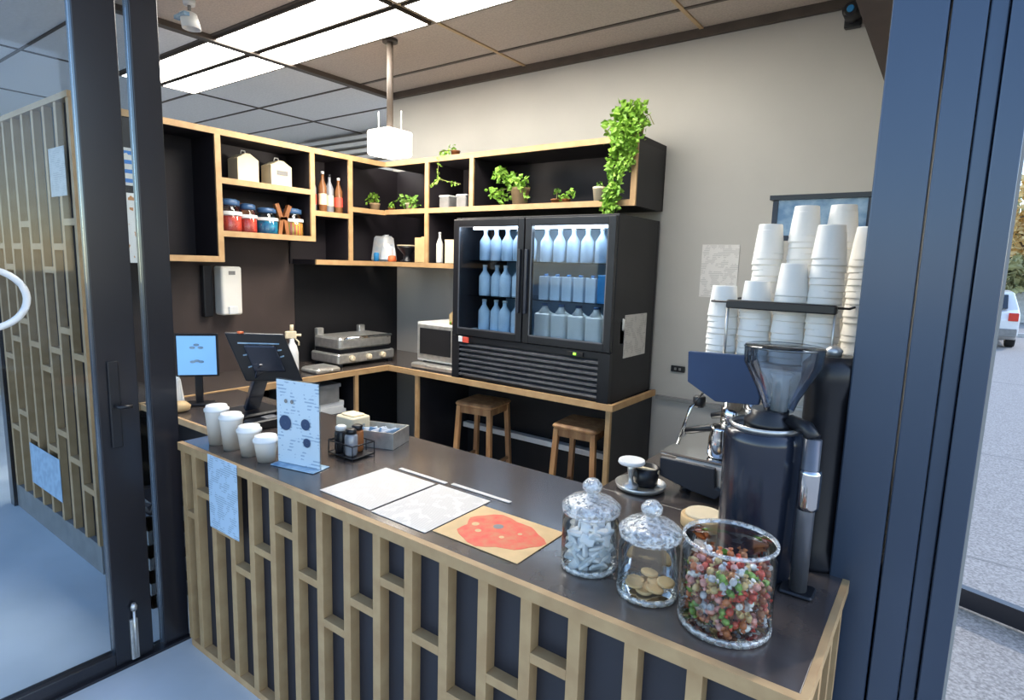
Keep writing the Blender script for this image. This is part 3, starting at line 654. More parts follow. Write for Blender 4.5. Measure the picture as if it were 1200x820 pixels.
# posters beside the posts
single('poster', MB().box(-.0015,.0015,-.05,.05,-.10,.10), printed('poster_a', (216,212,204), (70,130,200), 40, axis=2, cover=.35), 'narrow white poster with a blue band between the left posts, upper', 'poster', loc=(-3.6925, 1.455, 2.19))
single('poster', MB().box(-.0015,.0015,-.055,.055,-.19,.19), printed('poster_b', (236,232,226), (200,140,90), 30, axis=2, cover=.55), 'narrow white poster between the left posts, lower and longer', 'poster', loc=(-3.6925, 1.46, 1.86))
wpart(sh, 'door', MB().box(-3.715, -3.694, 1.26, 1.55, 1.725, 2.45), 'black')

# ------------------------------------------------------------------ things on the counter
CT = .934
def paper_cup(loc, label, r0, r1, h, lid=True, group=None):
    t = thing('paper_cup', label, 'cup', loc, 0, group)
    MB().lathe([(r0*.92,.004),(r0,0),(r1,h-.006),(r1*1.04,h-.004),(r1*1.04,h)], n=24).make('cup_wall', 'cup', t)
    if lid: MB().lathe([(r1*1.07,h-.008),(r1*1.07,h+.003),(r1*.93,h+.006),(r1*.9,h+.016),(r1*.6,h+.014)], n=24).make('lid', 'white', t)
    return t
paper_cup((-2.44, 1.24, CT), 'tallest lidded white takeaway cup, leftmost in the counter row', .034, .046, .150)
paper_cup((-2.325, 1.24, CT), 'second tall lidded takeaway cup from the left in the counter row', .033, .045, .135)
paper_cup((-2.20, 1.245, CT), 'third takeaway cup from the left, medium height, counter row', .032, .045, .105)
paper_cup((-2.09, 1.25, CT), 'shortest takeaway cup of the counter row, beside the leaflet', .033, .045, .085)
lf = thing('leaflet_stand', 'upright pale blue leaflet in a clear stand at the counter edge', 'leaflet', (-1.935, 1.29, CT), R(12))
MB().box(-.103, .103, -.0015, .0015, .006, .33).make('leaflet', 'leaflet', lf)
MB().box(-.107, .107, .002, .004, 0, .335).make('clear_holder', 'glass', lf)
MB().rbox(-.107, .107, -.04, .05, 0, .004, .004).make('base', 'rackpanel', lf)
for cx, cz, rr in ((.04, .17, .022), (.045,.10,.018), (-.06,.165,.03)):
    k = MB().lathe([(.001,0),(rr,.0)], n=14, caps=False); k.v = [(cx+px, -.0045-z, cz+py) for px, py, z in k.v]; k.make('printed_picture', 'navysign', lf)
for cx, cz in ((-.055,.25),(-.025,.25)):
    k = MB().lathe([(.001,0),(.008,.0)], n=10, caps=False); k.v = [(cx+px, -.0045, cz+py) for px, py, z in k.v]; k.make('printed_picture', 'grey', lf)
single('menu_sheet', MB().box(-.13,.13,-.15,.15,0,.0015), 'paper', 'white menu sheet on the counter, left of two', 'menu', loc=(-1.545, 1.345, CT+.0005))
single('menu_sheet', MB().box(-.118,.118,-.155,.155,0,.0015), 'paper', 'white menu sheet on the counter next to the red flyer', 'menu', loc=(-1.285, 1.345, CT+.0005))
for x, y, w, lb in ((-1.51, 1.525, .12, 'thin white strip behind the left menu sheet'), (-1.24, 1.535, .13, 'thin white strip behind the right menu sheet')):
    single('paper_strip', MB().box(-w,w,-.008,.008,0,.002), 'paper', lb, 'paper', loc=(x, y, CT+.0005))
rf = thing('red_flyer', 'kraft flyer with a big red print on the counter by the jars', 'flyer', (-1.005, 1.33, CT+.0005))
MB().box(-.155,.155,-.115,.125,0,.0015).make('sheet', 'kraft', rf)
k = MB(); rg = random.Random(2); pts = []
for i in range(28):
    a = 2*PI*i/28; q = 1+.10*math.sin(3*a+1)+.06*math.sin(7*a); pts.append((.132*q*math.cos(a)+.004, .102*q*math.sin(a)+.003))
k.prism(pts, 'z', .0016, .0022); k.make('red_print', 'redprint', rf)
for (px, py, rr) in ((-.02,.03,.016),(-.05,-.03,.01),(.03,-.02,.008),(-.085,.0,.012),(.06,.03,.007)):
    MB().lathe([(.001,.0027),(rr,.0027)], px, py, 12, caps=False).make('printed_spot', 'kraft' if rr < .015 else 'grey', rf)
single('notice_or_reflection', MB().box(-.108,.108,-.001,.001,-.152,.152), 'paperblue', 'pale blue notice hanging on the counter front at left', 'notice', loc=(-2.212, 1.1355, .787))

def glassjar(loc, label, r, h, seed, kind, lid=True):
    t = thing('glass_jar', label, 'jar', loc)
    MB().lathe([(r*.3,.006),(r*.9,.004),(r*.99,.0),(r,.012),(r,h*.86),(r*.93,h*.93),(r*.95,h)], n=32, caps=False).make('body', 'jarglass', t)
    MB().lathe([(r*.88,.002),(r*1.0,.001),(r*1.012,.008),(r*1.012,.014),(r*.96,.016)], n=32, caps=False).make('base_ring', 'glassring', t)
    MB().lathe([(r*.97,h-.002),(r*1.02,h+.002),(r*1.02,h+.007),(r*.96,h+.008)], n=32, caps=False).make('rim', 'glassring', t)
    if lid:
        MB().lathe([(r*1.04,h+.009),(r*1.05,h+.018),(r*.8,h+.034),(r*.35,h+.044),(r*.2,h+.052)], n=28, caps=False).make('lid', 'glassring', t)
        MB().lathe([(r*.2,h+.052),(r*.34,h+.062),(r*.36,h+.074),(r*.2,h+.088),(.002,h+.090)], n=16, caps=False).make('lid_knob', 'glassring', t)
    return t
# ribbed bright glass for lids and rims
def ringglass():
    m = bpy.data.materials.new('cut_glass'); m.use_nodes = True; nt = m.node_tree; n = nt.nodes; n.clear(); L = nt.links.new
    o = n.new('ShaderNodeOutputMaterial'); mx = n.new('ShaderNodeMixShader'); t = n.new('ShaderNodeBsdfTransparent'); p = n.new('ShaderNodeBsdfPrincipled')
    nz = n.new('ShaderNodeTexNoise'); nz.inputs['Scale'].default_value = 90; tc = n.new('ShaderNodeTexCoord'); L(tc.outputs['Object'], nz.inputs['Vector'])
    bp = n.new('ShaderNodeBump'); bp.inputs['Strength'].default_value = .7; bp.inputs['Distance'].default_value = .01; L(nz.outputs['Fac'], bp.inputs['Height']); L(bp.outputs[0], p.inputs['Normal'])
    p.inputs['Base Color'].default_value = (.78,.8,.8,1); p.inputs['Roughness'].default_value = .08; p.inputs['Metallic'].default_value = .35
    mr = n.new('ShaderNodeMapRange'); mr.inputs['From Min'].default_value = .35; mr.inputs['From Max'].default_value = .65; mr.inputs['To Min'].default_value = .25; mr.inputs['To Max'].default_value = .75
    L(nz.outputs['Fac'], mr.inputs[0]); L(mr.outputs[0], mx.inputs[0]); L(t.outputs[0], mx.inputs[1]); L(p.outputs[0], mx.inputs[2]); L(mx.outputs[0], o.inputs[0]); return m
M['glassring'] = ringglass()
j1, j2, j3 = (-.702, 1.335), (-.525, 1.310), (-.336, 1.302)
glassjar((*j1, CT), 'lidded glass jar full of white sachets, leftmost of the counter jars', .074, .150, 1, 'w')
glassjar((*j2, CT), 'lidded glass jar nearly empty with biscuits at the bottom, middle counter jar', .073, .145, 2, 'e')
glassjar((*j3, CT), 'open wide glass jar of mixed wrapped sweets at the counter end', .100, .195, 3, 's', False)
# fill: white sachets
rg = random.Random(11)
sa = None
k = MB().rbox(-.018, .018, -.011, .011, 0, .007, .004); 
def sprinkle(proto_list, c, r, z0, z1, n, rg, gap):
    pts = []; tries = 0
    while len(pts) < n and tries < 60000:
        tries += 1; a = rg.uniform(0, 2*PI); q = r*math.sqrt(rg.uniform(.0, 1)); z = rg.uniform(z0, z1)
        p = Vector((c[0]+q*math.cos(a), c[1]+q*math.sin(a), z))
        if all((p-o).length > gap for o in pts): pts.append(p)
    pts.sort(key=lambda p: p.z); out = []
    for i, p in enumerate(pts):
        o = proto_list[i % len(proto_list)]
        if not o.get('used'): o['used'] = 1; oo = o
        else: oo = o.copy(); col.objects.link(oo)
        oo.location = p; oo.rotation_euler = (rg.uniform(-1.2,1.2), rg.uniform(-1.2,1.2), rg.uniform(0, 6.28)); out.append(oo)
    return out
sp0 = [single('sachet', MB().rbox(-.019, .019, -.012, .012, -.004, .004, .005), 'sachet', 'white wrapped sachet inside the leftmost glass jar', 'sachet', 'white sachets in the left jar')]
sp0[0].data.materials[0] = M['sachet']
A1 = sprinkle(sp0, j1, .048, CT+.016, CT+.098, 110, rg, .0165)
# biscuits in jar 2
bs = single('biscuit', MB().lathe([(.018,-.004),(.022,-.002),(.022,.002),(.018,.004)], n=14), 'kraft', 'round tan biscuit at the bottom of the middle glass jar', 'biscuit', 'biscuits in the middle jar')
A2 = []
for i in range(9):
    a = i*2.4; q = .012+.004*i; o = bs if i == 0 else bs.copy()
    if i: col.objects.link(o)
    o.location = (j2[0]+q*math.cos(a), j2[1]+q*math.sin(a), CT+.016+.008*(i//3)); o.rotation_euler = (.12*math.sin(a*3), .1, 0); A2.append(o)
# wrapped sweets in jar 3
sweets = []
for nm, rgb in (('red', (196, 78, 58)), ('orange', (196, 120, 76)), ('caramel', (160, 106, 70)), ('green', (124, 160, 72)), ('white', (236, 230, 224)), ('yellow', (204, 176, 122)), ('pink', (220, 160, 150)), ('silver', (200, 200, 204)), ('brown', (140, 78, 40))):
    m = mat('wrapper_'+nm, rgb, .35, var=.25, scale=60)
    q = MB().lathe([(.001,-.009),(.007,-.006),(.008,0),(.007,.006),(.001,.009)], n=8); q.lathe([(.001,.008),(.006,.015)], n=6, caps=False).lathe([(.006,-.015),(.001,-.008)], n=6, caps=False)
    sweets.append(single('wrapped_sweet', q, m, '%s wrapped sweet in the open wide jar' % nm, 'sweet', '%s wrapped sweets in the open jar' % nm))
A3 = sprinkle(sweets, j3, .084, CT+.024, CT+.145, 290, rg, .0155)
for o in A1 + A3:
    if 'used' in o: del o['used']
# kraft tub behind the open jar
t = thing('cork_lid', 'round pale wooden lid lying behind the glass jars', 'jar lid', (-.545, 1.78, CT))
MB().lathe([(.064,0),(.068,.004),(.068,.032),(.064,.036)], n=26).make('disc', 'kraft', t); MB().lathe([(.056,.036),(.054,.044)], n=26).make('seal', 'cream', t)

# grinder
gr = thing('coffee_grinder', 'dark blue cylindrical coffee grinder with clear bean hopper', 'coffee grinder', (-.365, 1.62, CT))
gx, gy = -.352, 1.60
wpart(gr, 'body', MB().lathe([(.090,CT),(.094,CT+.01),(.097,CT+.36),(.094,CT+.385),(.080,CT+.392)], gx, gy, 32), 'bluebody')
wpart(gr, 'collar', MB().lathe([(.060,CT+.392),(.062,CT+.41),(.045,CT+.425),(.045,CT+.44)], gx+.01, gy, 24), 'plastic')
wpart(gr, 'top_rim', MB().lathe([(.081,CT+.391),(.088,CT+.398),(.081,CT+.402)], gx, gy, 32, caps=False), 'steel')
wpart(gr, 'hopper', MB().lathe([(.035,CT+.44),(.045,CT+.47),(.092,CT+.56),(.094,CT+.60)], gx+.03, gy, 28, caps=False), 'hopper')
wpart(gr, 'hopper_lid', MB().lathe([(.096,CT+.60),(.092,CT+.606),(.02,CT+.608)], gx+.03, gy, 28), 'hopper')
wpart(gr, 'hopper_cone', MB().lathe([(.020,CT+.44),(.020,CT+.52),(.028,CT+.535)], gx+.03, gy, 16), 'white', label='pale inner column')
wpart(gr, 'dosing_tube', MB().tube([(-.228,1.545,CT+.005),(-.228,1.545,CT+.395)], .020, 14), 'greysteel', label='grey upright tube')
wpart(gr, 'tube_ring', MB().lathe([(.023,CT+.22),(.025,CT+.23),(.025,CT+.31),(.023,CT+.32)], -.226, 1.545, 16), 'chrome')
wpart(gr, 'tube_top', MB().tube([(-.228,1.545,CT+.395),(-.245,1.56,CT+.415),(-.29,1.585,CT+.42)], .018, 10), 'plastic')
wpart(gr, 'foot', MB().rbox(-.27,-.19,1.515,1.585,CT,CT+.010,.01), 'plastic')
g2 = thing('coffee_grinder', 'tall black coffee grinder standing between the blue one and the post', 'coffee grinder', (-.235, 1.76, CT))
wpart(g2, 'body', MB().lathe([(.070,CT),(.074,CT+.01),(.060,CT+.06),(.060,CT+.46),(.072,CT+.51),(.072,CT+.55),(.05,CT+.575)], -.232, 1.755, 28), 'plastic')
wpart(g2, 'knob', MB().lathe([(.02,CT+.575),(.022,CT+.59),(.01,CT+.60)], -.232, 1.755, 14), 'steel')

# espresso machine, facing left, seen from its side
em = thing('espresso_machine', 'steel and navy espresso machine facing left at the counter end', 'coffee machine', (-.5, 2.3, .931))
EY0, EY1 = 2.00, 2.58
wpart(em, 'base', MB().rbox(-.74, -.20, EY0+.012, EY1, .955, 1.05, .015), 'steel')
wpart(em, 'back_housing', MB().rbox(-.46, -.20, EY0+.012, EY1, 1.05, 1.30, .015), 'steel')
wpart(em, 'upper_housing', MB().rbox(-.66, -.20, EY0+.012, EY1, 1.30, 1.425, .02), 'steel')
wpart(em, 'side_panel', MB().prism([(-.705,1.445),(-.505,1.452),(-.46,1.32),(-.462,1.295),(-.60,1.285),(-.655,1.315),(-.700,1.34)], 'y', EY0-.012, EY0+.010), 'navysign', .003, label='navy blue upper side panel')
wpart(em, 'side_panel', MB().prism([(-.780,1.052),(-.585,1.052),(-.578,.985),(-.55,.975),(-.575,.945),(-.66,.955),(-.778,.985)], 'y', EY0-.012, EY0+.010), 'navy', .003, label='navy lower side panel')
wpart(em, 'drip_tray', MB().rbox(-.80, -.50, EY0+.03, EY1-.02, 1.05, 1.062, .01), 'chrome')
for y in (2.12, 2.42):
    g = wpart(em, 'group_head', MB().lathe([(.030,1.185),(.040,1.19),(.040,1.245),(.032,1.25),(.032,1.30)], -.575, y, 22), 'chrome')
    sub(g, em, 'portafilter', MB().lathe([(.020,1.145),(.036,1.155),(.036,1.185)], -.575, y, 20), 'steel')
    sub(g, em, 'portafilter_handle', MB().tube([(-.61,y,1.165),(-.66,y,1.155),(-.74,y,1.13)], .013, 10), 'plastic')
wpart(em, 'steam_wand', MB().tube([(-.66,2.05,1.30),(-.70,2.04,1.24),(-.735,2.035,1.10)], .006, 8), 'chrome')
wpart(em, 'steam_knob', MB().lathe([(.018,1.24),(.022,1.25),(.022,1.275),(.018,1.28)], -.68, 2.07, 14), 'plastic')
wpart(em, 'cup_rail', MB().tube([(-.65,EY0+.03,1.62),(-.24,EY0+.03,1.62),(-.24,EY1-.03,1.62),(-.65,EY1-.03,1.62),(-.65,EY0+.03,1.62)], .004, 6), 'plastic')
wpart(em, 'cup_guard', MB().rbox(-.60, -.27, EY0+.015, EY0+.045, 1.600, 1.628, .008), 'plastic', label='thick black guard rail before the cups')
for x, y in ((-.595, EY0+.03), (-.275, EY0+.03), (-.65, EY1-.03), (-.24, EY1-.03)): wpart(em, 'rail_post', MB().tube([(x,y,1.425),(x,y,1.61)], .005, 6), 'steel')
for x in (-.70, -.24):
    for y in (2.05, 2.53): wpart(em, 'foot', MB().lathe([(.02,.931),(.018,.956)], x, y, 12), 'plastic')
# milk jug, cup beside machine, tray
mj = thing('milk_pitcher', 'chrome milk pitcher with handle standing on the coffee machine tray', 'pitcher', (-.605, 2.10, 1.063))
MB().lathe([(.036,0),(.042,.01),(.040,.07),(.034,.10),(.037,.115),(.033,.112),(.03,.1)], n=22).make('body', 'chrome', mj)
MB().tube([(.0,.035,.095),(.0,.07,.09),(.0,.072,.04),(.0,.04,.025)], .005, 8).make('handle', 'chrome', mj)
ty = thing('round_tray', 'round steel tray on the side bench left of the coffee machine', 'tray', (-.835, 1.96, .931))
MB().lathe([(.06,0),(.085,.004),(.092,.02),(.088,.02),(.08,.008),(.001,.006)], n=30, caps=False).make('dish', 'steel', ty)
kb = thing('knock_box', 'small black knock box with pale bar on the round steel tray', 'knock box', (-.825, 1.975, .940))
MB().lathe([(.035,0),(.045,.01),(.05,.07),(.044,.07),(.04,.02)], n=22).make('tub', 'plastic', kb); MB().tube([(-.05,0,.06),(.05,0,.06)], .008, 8).make('knock_bar', 'cream', kb)
tp = thing('tamper', 'tamper with pale head standing by the knock box', 'tamper', (-.85, 1.905, .9365))
MB().lathe([(.026,0),(.028,.003),(.028,.02),(.01,.026),(.008,.05),(.014,.075),(.014,.09),(.006,.096)], n=18).make('tamper_body', 'steel', tp)
MB().lathe([(.045,.098),(.048,.102),(.045,.112)], n=20).make('cap', 'white', tp)

# inverted cup stacks on the machine
CUPH, PIT = .105, .0200
cup_me = MB().lathe([(.0505,0),(.0512,.004),(.050,.007),(.040,CUPH-.004),(.039,CUPH),(.036,CUPH),(.035,CUPH-.006)], n=20)
cup0 = None
stacks = [(-.630, 2.10, 1.670, 'leftmost stack, the lowest'), (-.523, 2.10, 1.690, 'short second stack behind the guard rail'), (-.548, 2.30, 1.885, 'left rear tall stack'),
          (-.418, 2.10, 1.750, 'middle front stack'), (-.432, 2.30, 1.945, 'tall rear stack in the middle'), (-.318, 2.10, 1.865, 'right front stack'), (-.318, 2.30, 1.96, 'tallest stack at the right rear'), (-.225, 2.20, 1.87, 'stack right against the post')]
for x, y, ztop, nm in stacks:
    nn = int(round((ztop-1.426-CUPH)/PIT)) + 1
    for k in range(max(nn, 1)):
        z = 1.4265 + k*PIT
        if cup0 is None:
            cup0 = single('stacked_cup', cup_me, 'cup', '', 'cup'); o = cup0
        else: o = cup0.copy(); col.objects.link(o)
        o.location = (x + .002*math.sin(k*1.7+x*40), y + .002*math.cos(k*2.1), z)
        o['label'] = 'upside-down white paper cup in the %s' % nm; o['group'] = 'upside-down cups, ' + nm
# cup rack behind
rk = thing('cup_rack', 'black framed rack with blue-grey top panel rising behind the cup stacks', 'rack', (-.43, 2.62, .931))
wpart(rk, 'upright', MB().box(-.62,-.60,2.61,2.635,.931,2.01), 'navyframe'); wpart(rk, 'upright', MB().box(-.285,-.265,2.61,2.635,.931,2.01), 'navyframe')
wpart(rk, 'top_rail', MB().box(-.63,-.255,2.595,2.645,2.01,2.028), 'plastic')
wpart(rk, 'panel', MB().box(-.60,-.285,2.615,2.628,1.87,2.01), 'rackpanel'); wpart(rk, 'cross_bar', MB().box(-.60,-.285,2.612,2.632,1.85,1.87), 'navyframe')
wpart(rk, 'foot', MB().box(-.63,-.255,2.60,2.66,.931,.945), 'navyframe')

# till + tablet + condiments
po = thing('till_monitor', 'black touch-screen till seen from behind, tilted, on its stand', 'till', (-2.67, 1.62, .931))
A = Vector((-2.735,1.44,1.365)); B = Vector((-2.60,1.665,1.352)); C_ = Vector((-2.505,1.72,1.105)); D = Vector((-2.70,1.52,1.125))
C_ = B + (D - A)
nrm = (B-A).cross(D-A).normalized()
if nrm.dot(Vector((0,0,1.72))-A) < 0: nrm = -nrm
def slab(a,b,c,d,n,t0,t1): return MB().add([p+n*t for t in (t0,t1) for p in (a,b,c,d)], [(0,1,2,3),(7,6,5,4),(0,4,5,1),(1,5,6,2),(2,6,7,3),(3,7,4,0)])
cen = (A+B+C_+D)/4
wpart(po, 'back_shell', slab(A,B,C_,D,nrm,-.03,0), 'plastic', .006)
wpart(po, 'screen', slab(*[cen+(p-cen)*.93 for p in (A,B,C_,D)], nrm, -.033,-.0305), 'carglass')
wpart(po, 'connector_cover', slab(*[cen+(p-cen)*.55 for p in (A,B,C_,D)], nrm, .0,.028), 'bluebody', .008)
for q in (.2,.45,.7):
    a = A.lerp(B,.15).lerp(D.lerp(C_,.15),q); b = A.lerp(B,.85).lerp(D.lerp(C_,.85),q*.5+.1)
    wpart(po, 'pale_bar', MB().beam(a+nrm*.003, b+nrm*.003, .006, .006), 'rackpanel')  # pale blue bars slanting across the back shell
wpart(po, 'neck', MB().beam(cen+nrm*.01+Vector((0,0,-.02)), (-2.80,1.60,.96), .075, .03), 'bluebody', .006)
wpart(po, 'base_plate', MB().rbox(-2.93,-2.71,1.48,1.74,.931,.952,.02), 'plastic')
wpart(po, 'status_light', MB().rbox(A.x+.03,A.x+.06,A.y+.045,A.y+.065,A.z-.004,A.z+.006,.004), 'orange', label='orange light on the top edge')
tb = thing('tablet', 'tablet with bright blue screen standing behind the left post', 'tablet', (-3.17, 1.52, .931), R(50))
q = MB().rbox(-.105, .105, -.006, .006, .155, .385, .01); q.make('casing', 'plastic', tb)
MB().box(-.094, .094, -.0075, -.0062, .165, .372).make('screen', 'screen', tb)
for cx, cz in ((.0,.325),(-.02,.31),(.02,.31),(-.02,.235),(.02,.235),(0,.24)):
    k = MB().lathe([(.001,0),(.015,.0)], n=12, caps=False); k.v = [(cx+px, -.009, cz+py*.5) for px, py, z in k.v]; k.make('screen_icon', 'rackpanel', tb)
MB().rbox(-.02,.02,.006,.02,.0,.30,.006).rbox(-.07,.07,-.04,.06,0,.012,.01).make('stand', 'plastic', tb)
bag((-3.27, 1.42, .931), 'crumpled white paper bag on the link bench by the left post', .15, .1, .15, 'cup', 9)
single('bread_roll', MB().lathe([(.02,0),(.045,.01),(.05,.03),(.03,.05),(.002,.056)], n=16), 'kraft', 'tan bread roll in front of the white bag', 'bread', loc=(-3.10, 1.39, .931))
t = thing('card_reader', 'small black card reader on the counter near the takeaway cups', 'card reader', (-2.52, 1.50, CT))
MB().rbox(-.04,.04,-.08,.08,0,.045,.012).make('body','plastic',t); MB().box(-.028,.028,.0,.06,.0455,.047).make('screen','grey',t)
t = thing('sauce_caddy', 'dark wire caddy of small condiment pots behind the leaflet stand', 'caddy', (-1.90, 1.51, CT))
w = MB()
for z in (.01,.06): w.tube([(-.075,-.055,z),(.075,-.055,z),(.075,.055,z),(-.075,.055,z),(-.075,-.055,z)], .003, 6)
for a in (-.075,-.025,.025,.075):
    for b in (-.055,.055): w.tube([(a,b,.0),(a,b,.062)], .0025, 6)
w.box(-.075,.075,-.055,.055,.008,.011); w.make('wire_frame','plastic',t)
for i,(a,b,m,lb) in enumerate(((-.04,-.02,'plastic','black-lidded condiment pot at the left of the wire caddy'),(.03,-.025,'bottleglass','grey condiment pot at the front right of the wire caddy'),(.0,.03,'brownitem','brown condiment pot at the back of the wire caddy'))):
    q = thing('condiment_pot', lb, 'pot', (-1.90+a, 1.51+b, CT+.0115)); MB().lathe([(.022,0),(.026,.01),(.026,.08),(.02,.09)], n=16).make('body', m, q); MB().lathe([(.022,.09),(.022,.105),(.015,.11)], n=16).make('lid','plastic' if i else 'white',q)
single('serviette_box', MB().rbox(-.06,.06,-.05,.05,0,.10,.01).rbox(-.045,.045,-.035,.035,.10,.108,.01), 'cream', 'cream serviette box behind the leaflet stand', 'box', loc=(-2.10, 1.68, CT))
t = thing('wire_basket', 'silver box of sachets on the counter left of the menus', 'basket', (-1.94, 1.70, CT), R(20))
w = MB().box(-.10,.10,-.075,-.070,0,.07).box(-.10,.10,.070,.075,0,.07).box(-.10,-.095,-.07,.07,0,.07).box(.095,.10,-.07,.07,0,.07).box(-.095,.095,-.07,.07,0,.005); w.make('tray_box','steel',t)
sg = random.Random(5)
for i in range(10):
    s_ = single('sugar_sachet', MB().rbox(-.03,.03,-.002,.002,-.02,.02,.002), 'sachet' if i%3 else 'rackpanel', 'paper sachet standing in the silver sachet box on the counter', 'sachet', 'sachets in the silver box')
    s_.location = (-1.94-.06+.013*i, 1.70-.03+.006*i, CT+.045); s_.rotation_euler = (sg.uniform(-.2,.2), sg.uniform(-.4,.4), R(70)+sg.uniform(-.3,.3))
# crate seen between left posts
t = thing('plastic_crate', 'dark plastic crate with crumpled contents seen between the left posts', 'crate', (-3.15, 1.30, 0))
w = MB()
for z in (.0,.13,.26,.40): w.box(-.17,.17,-.14,-.12,z,z+.07).box(-.17,.17,.12,.14,z,z+.07).box(-.17,-.15,-.12,.12,z,z+.07).box(.15,.17,-.12,.12,z,z+.07)
w.box(-.17,.17,-.14,.14,0,.012)
for a in (-.16,.16):
    for b in (-.13,.13): w.box(a-.01,a+.01,b-.01,b+.01,0,.47)
w.make('basket','grey',t); k = MB().rbox(-.14,.14,-.11,.11,.02,.5,.05,4); rg2 = random.Random(3); k.v = [(x*(1+.1*rg2.random()), y, z*(1+.08*rg2.random())) for x,y,z in k.v]; k.make('lining','brown',t)

# ------------------------------------------------------------------ outside
def car():
    t = thing('parked_car', 'white parked car outside beyond the right post', 'car', (.60, 21.5, -.02))
    W = .85; prof = [(-2.1,.35),(-2.12,.75),(-2.0,.92),(-1.75,1.0),(-1.35,1.42),(-.2,1.46),(.6,1.38),(1.2,.98),(2.0,.85),(2.12,.6),(2.1,.3),(1.7,.22),(-1.7,.22)]
    b = MB(); n = len(prof); vs = []
    for sx, q in ((-W,1),(-W*.96,1),(W*.96,1),(W,1)):
        for y, z in prof: vs.append((sx*(1-.16*max(0,(z-.95))/.5), y, z))
    fs = [tuple(range(n)), tuple(range(4*n-1,3*n-1,-1))]
    for j in range(3):
        for k in range(n): fs.append((j*n+k, (j+1)*n+k, (j+1)*n+(k+1)%n, j*n+(k+1)%n))
    b.add(vs, fs); b.make('body','carwhite',t,.03)
    MB().prism([(-1.9-.0,1.02),(-1.45,1.36),(-1.43,1.36),(-1.80,1.0)],'x',-.6,.6).make('rear_window','carglass',t)
    for s in (-1,1):
        MB().prism([(-1.3,1.05),(-1.1,1.36),(.5,1.32),(1.0,1.02)],'x',s*.74-.03,s*.74+.03).make('side_window','carglass',t)
        MB().rbox(s*.72-.10,s*.72+.10,-2.15,-2.05,.72,.92,.02).make('tail_light','taillight',t)
        for y in (-1.3,1.3):
            w = MB().lathe([(.2,-.1),(.32,-.1),(.34,-.06),(.34,.06),(.32,.1),(.2,.1)],n=22); w.v = [(s*.76+z, y+px, .34+py) for px,py,z in w.v]; o = w.make('wheel','tyre',t)
            w = MB().lathe([(.19,-.105),(.19,.105)],n=18); w.v = [(s*.76+z, y+px, .34+py) for px,py,z in w.v]; w.make('hubcap','steel',o)
    MB().rbox(-.82,.82,-2.17,-2.0,.32,.52,.03).make('rear_bumper','grey',t)
    MB().box(-.25,.25,-2.155,-2.13,.60,.70).make('number_plate','cream',t)
    return t
car()
def tree(x, y, h, w, m, label, seed):
    rg = random.Random(seed); t = thing('street_tree', label, 'tree', (x, y, -.02), 0, None)
    tr = MB().tube([(0,0,0),(.1,0,h*.3),(.05,.1,h*.6)], .22, 10, .1)
    for k in range(6):
        a = k*1.05; tr.tube([(.08,0,h*.3+.05*k*h*.5),(math.cos(a)*w*.3,math.sin(a)*w*.3,h*.55+.04*k*h),(math.cos(a)*w*.45,math.sin(a)*w*.45,h*.7)], .09, 7, .03)
    tr.make('trunk','bark',t); lf = MB()
    cl = [(rg.gauss(0,.33)*w, rg.gauss(0,.33)*w, h*.58+rg.uniform(-.28,.36)*h, rg.uniform(.14,.26)*w) for _ in range(26)]
    for c in cl:
        for _ in range(110):
            v = Vector((rg.gauss(0,1),rg.gauss(0,1),rg.gauss(0,1))).normalized()*c[3]*rg.uniform(.6,1)
            lf.leaf((c[0]+v.x,c[1]+v.y,c[2]+v.z), .38, rg)
    lf.make('crown', m, t)
tree(3.1, 38, 6.6, 4.2, 'foliage1', 'golden autumn tree outside at the right edge', 1)
tree(7.5, 44, 8, 5, 'foliage1', 'golden autumn tree further right outside', 4) if False else None
tree(1.6, 50, 6.5, 5, 'foliage2', 'green tree outside behind the golden tree', 2)
bu = MB()
rg = random.Random(9)
for _ in range(1500): bu.leaf((rg.uniform(0,7), rg.uniform(31.5,33.5), rg.uniform(1.3,2.6)), .4, rg)
hd = thing('hedge', 'brown-green hedge along the far side of the street', 'hedge', (3.5, 32.5, -.02)); off(hd, bu).make('foliage','foliage2',hd)
MB().box(-3.5,3.5,-.05,.05,0,1.3).make('fence_wall','kerb',hd)
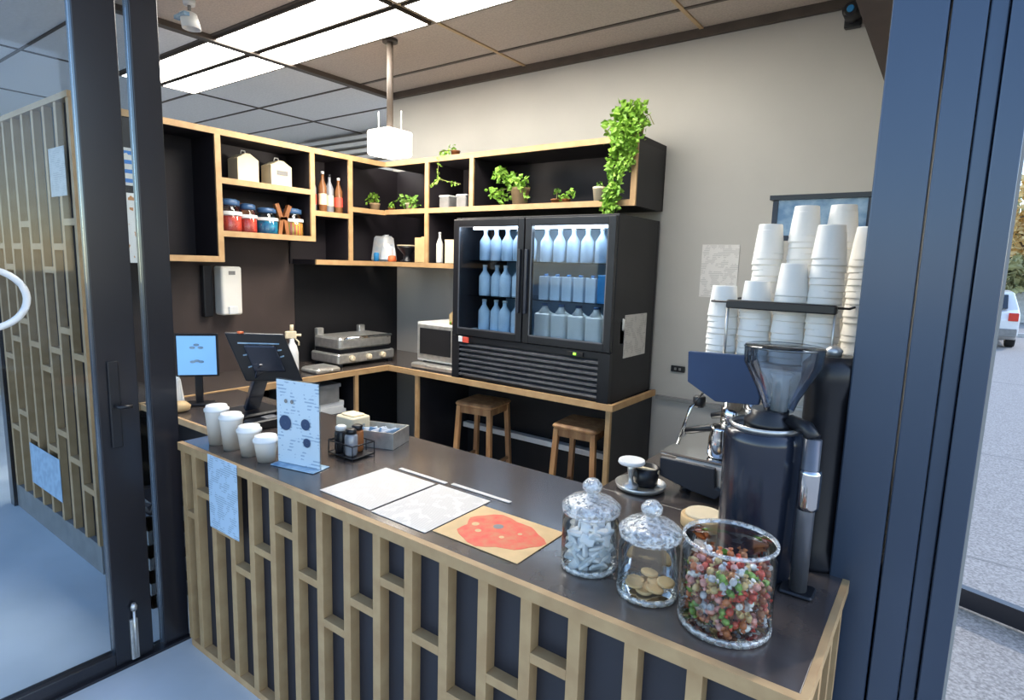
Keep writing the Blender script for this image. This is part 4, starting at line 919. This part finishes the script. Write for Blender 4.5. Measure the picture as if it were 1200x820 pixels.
struct('kerb_strip', MB().box(.4, 30, 23.9, 24.1, -.02, .10), 'kerb')
jl = MB()
for y in (2.9, 4.6, 7.5, 13): jl.box(.12, 30, y-.012, y+.012, -.022, -.0185)
struct('paving_joint', jl, 'grey')

# ------------------------------------------------------------------ light
W_ = bpy.data.worlds.new('World'); scn.world = W_; W_.use_nodes = True
nt = W_.node_tree; n = nt.nodes; bg = n['Background']
sky = n.new('ShaderNodeTexSky'); sky.sky_type = 'NISHITA'; sky.sun_disc = False; sky.sun_elevation = R(42); sky.sun_rotation = R(60); sky.air_density = 1.0; sky.dust_density = .4
nt.links.new(sky.outputs[0], bg.inputs[0]); bg.inputs[1].default_value = SKY = .24
su = bpy.data.lights.new('sun', 'SUN'); su.energy = 1.3; su.angle = R(1.5); su.color = (1, .93, .84)
so_ = bpy.data.objects.new('sun', su); col.objects.link(so_); so_.rotation_euler = (R(58), 0, R(150)); so_.location = (10, 20, 20)
pl = bpy.data.lights.new('pendant_bulb', 'POINT'); pl.energy = 12; pl.shadow_soft_size = .1; pl.color = (1, .9, .78)
po_ = bpy.data.objects.new('pendant_bulb', pl); col.objects.link(po_); po_.location = (-3.11, 2.81, 2.34)

# ------------------------------------------------------------------ camera
cam = bpy.data.cameras.new('camera'); cam.sensor_width = 36; cam.lens = 20.894; cam.clip_start = .05; cam.clip_end = 300
co = bpy.data.objects.new('camera', cam); col.objects.link(co); scn.camera = co
yaw, pit, rol = R(36.16561741), R(8.12597732), R(1.7103102)
f = Vector((-math.sin(yaw)*math.cos(pit), math.cos(yaw)*math.cos(pit), -math.sin(pit))); r = Vector((math.cos(yaw), math.sin(yaw), 0)); u = r.cross(f)
r2 = r*math.cos(rol)+u*math.sin(rol); u2 = -r*math.sin(rol)+u*math.cos(rol)
m3 = Matrix((r2, u2, -f)).transposed(); co.matrix_world = Matrix.Translation((0, 0, 1.72)) @ m3.to_4x4()

vs = scn.view_settings; vs.view_transform = 'Standard'; vs.look = 'None'; vs.gamma = 1; vs.use_curve_mapping = False; vs.exposure = .85
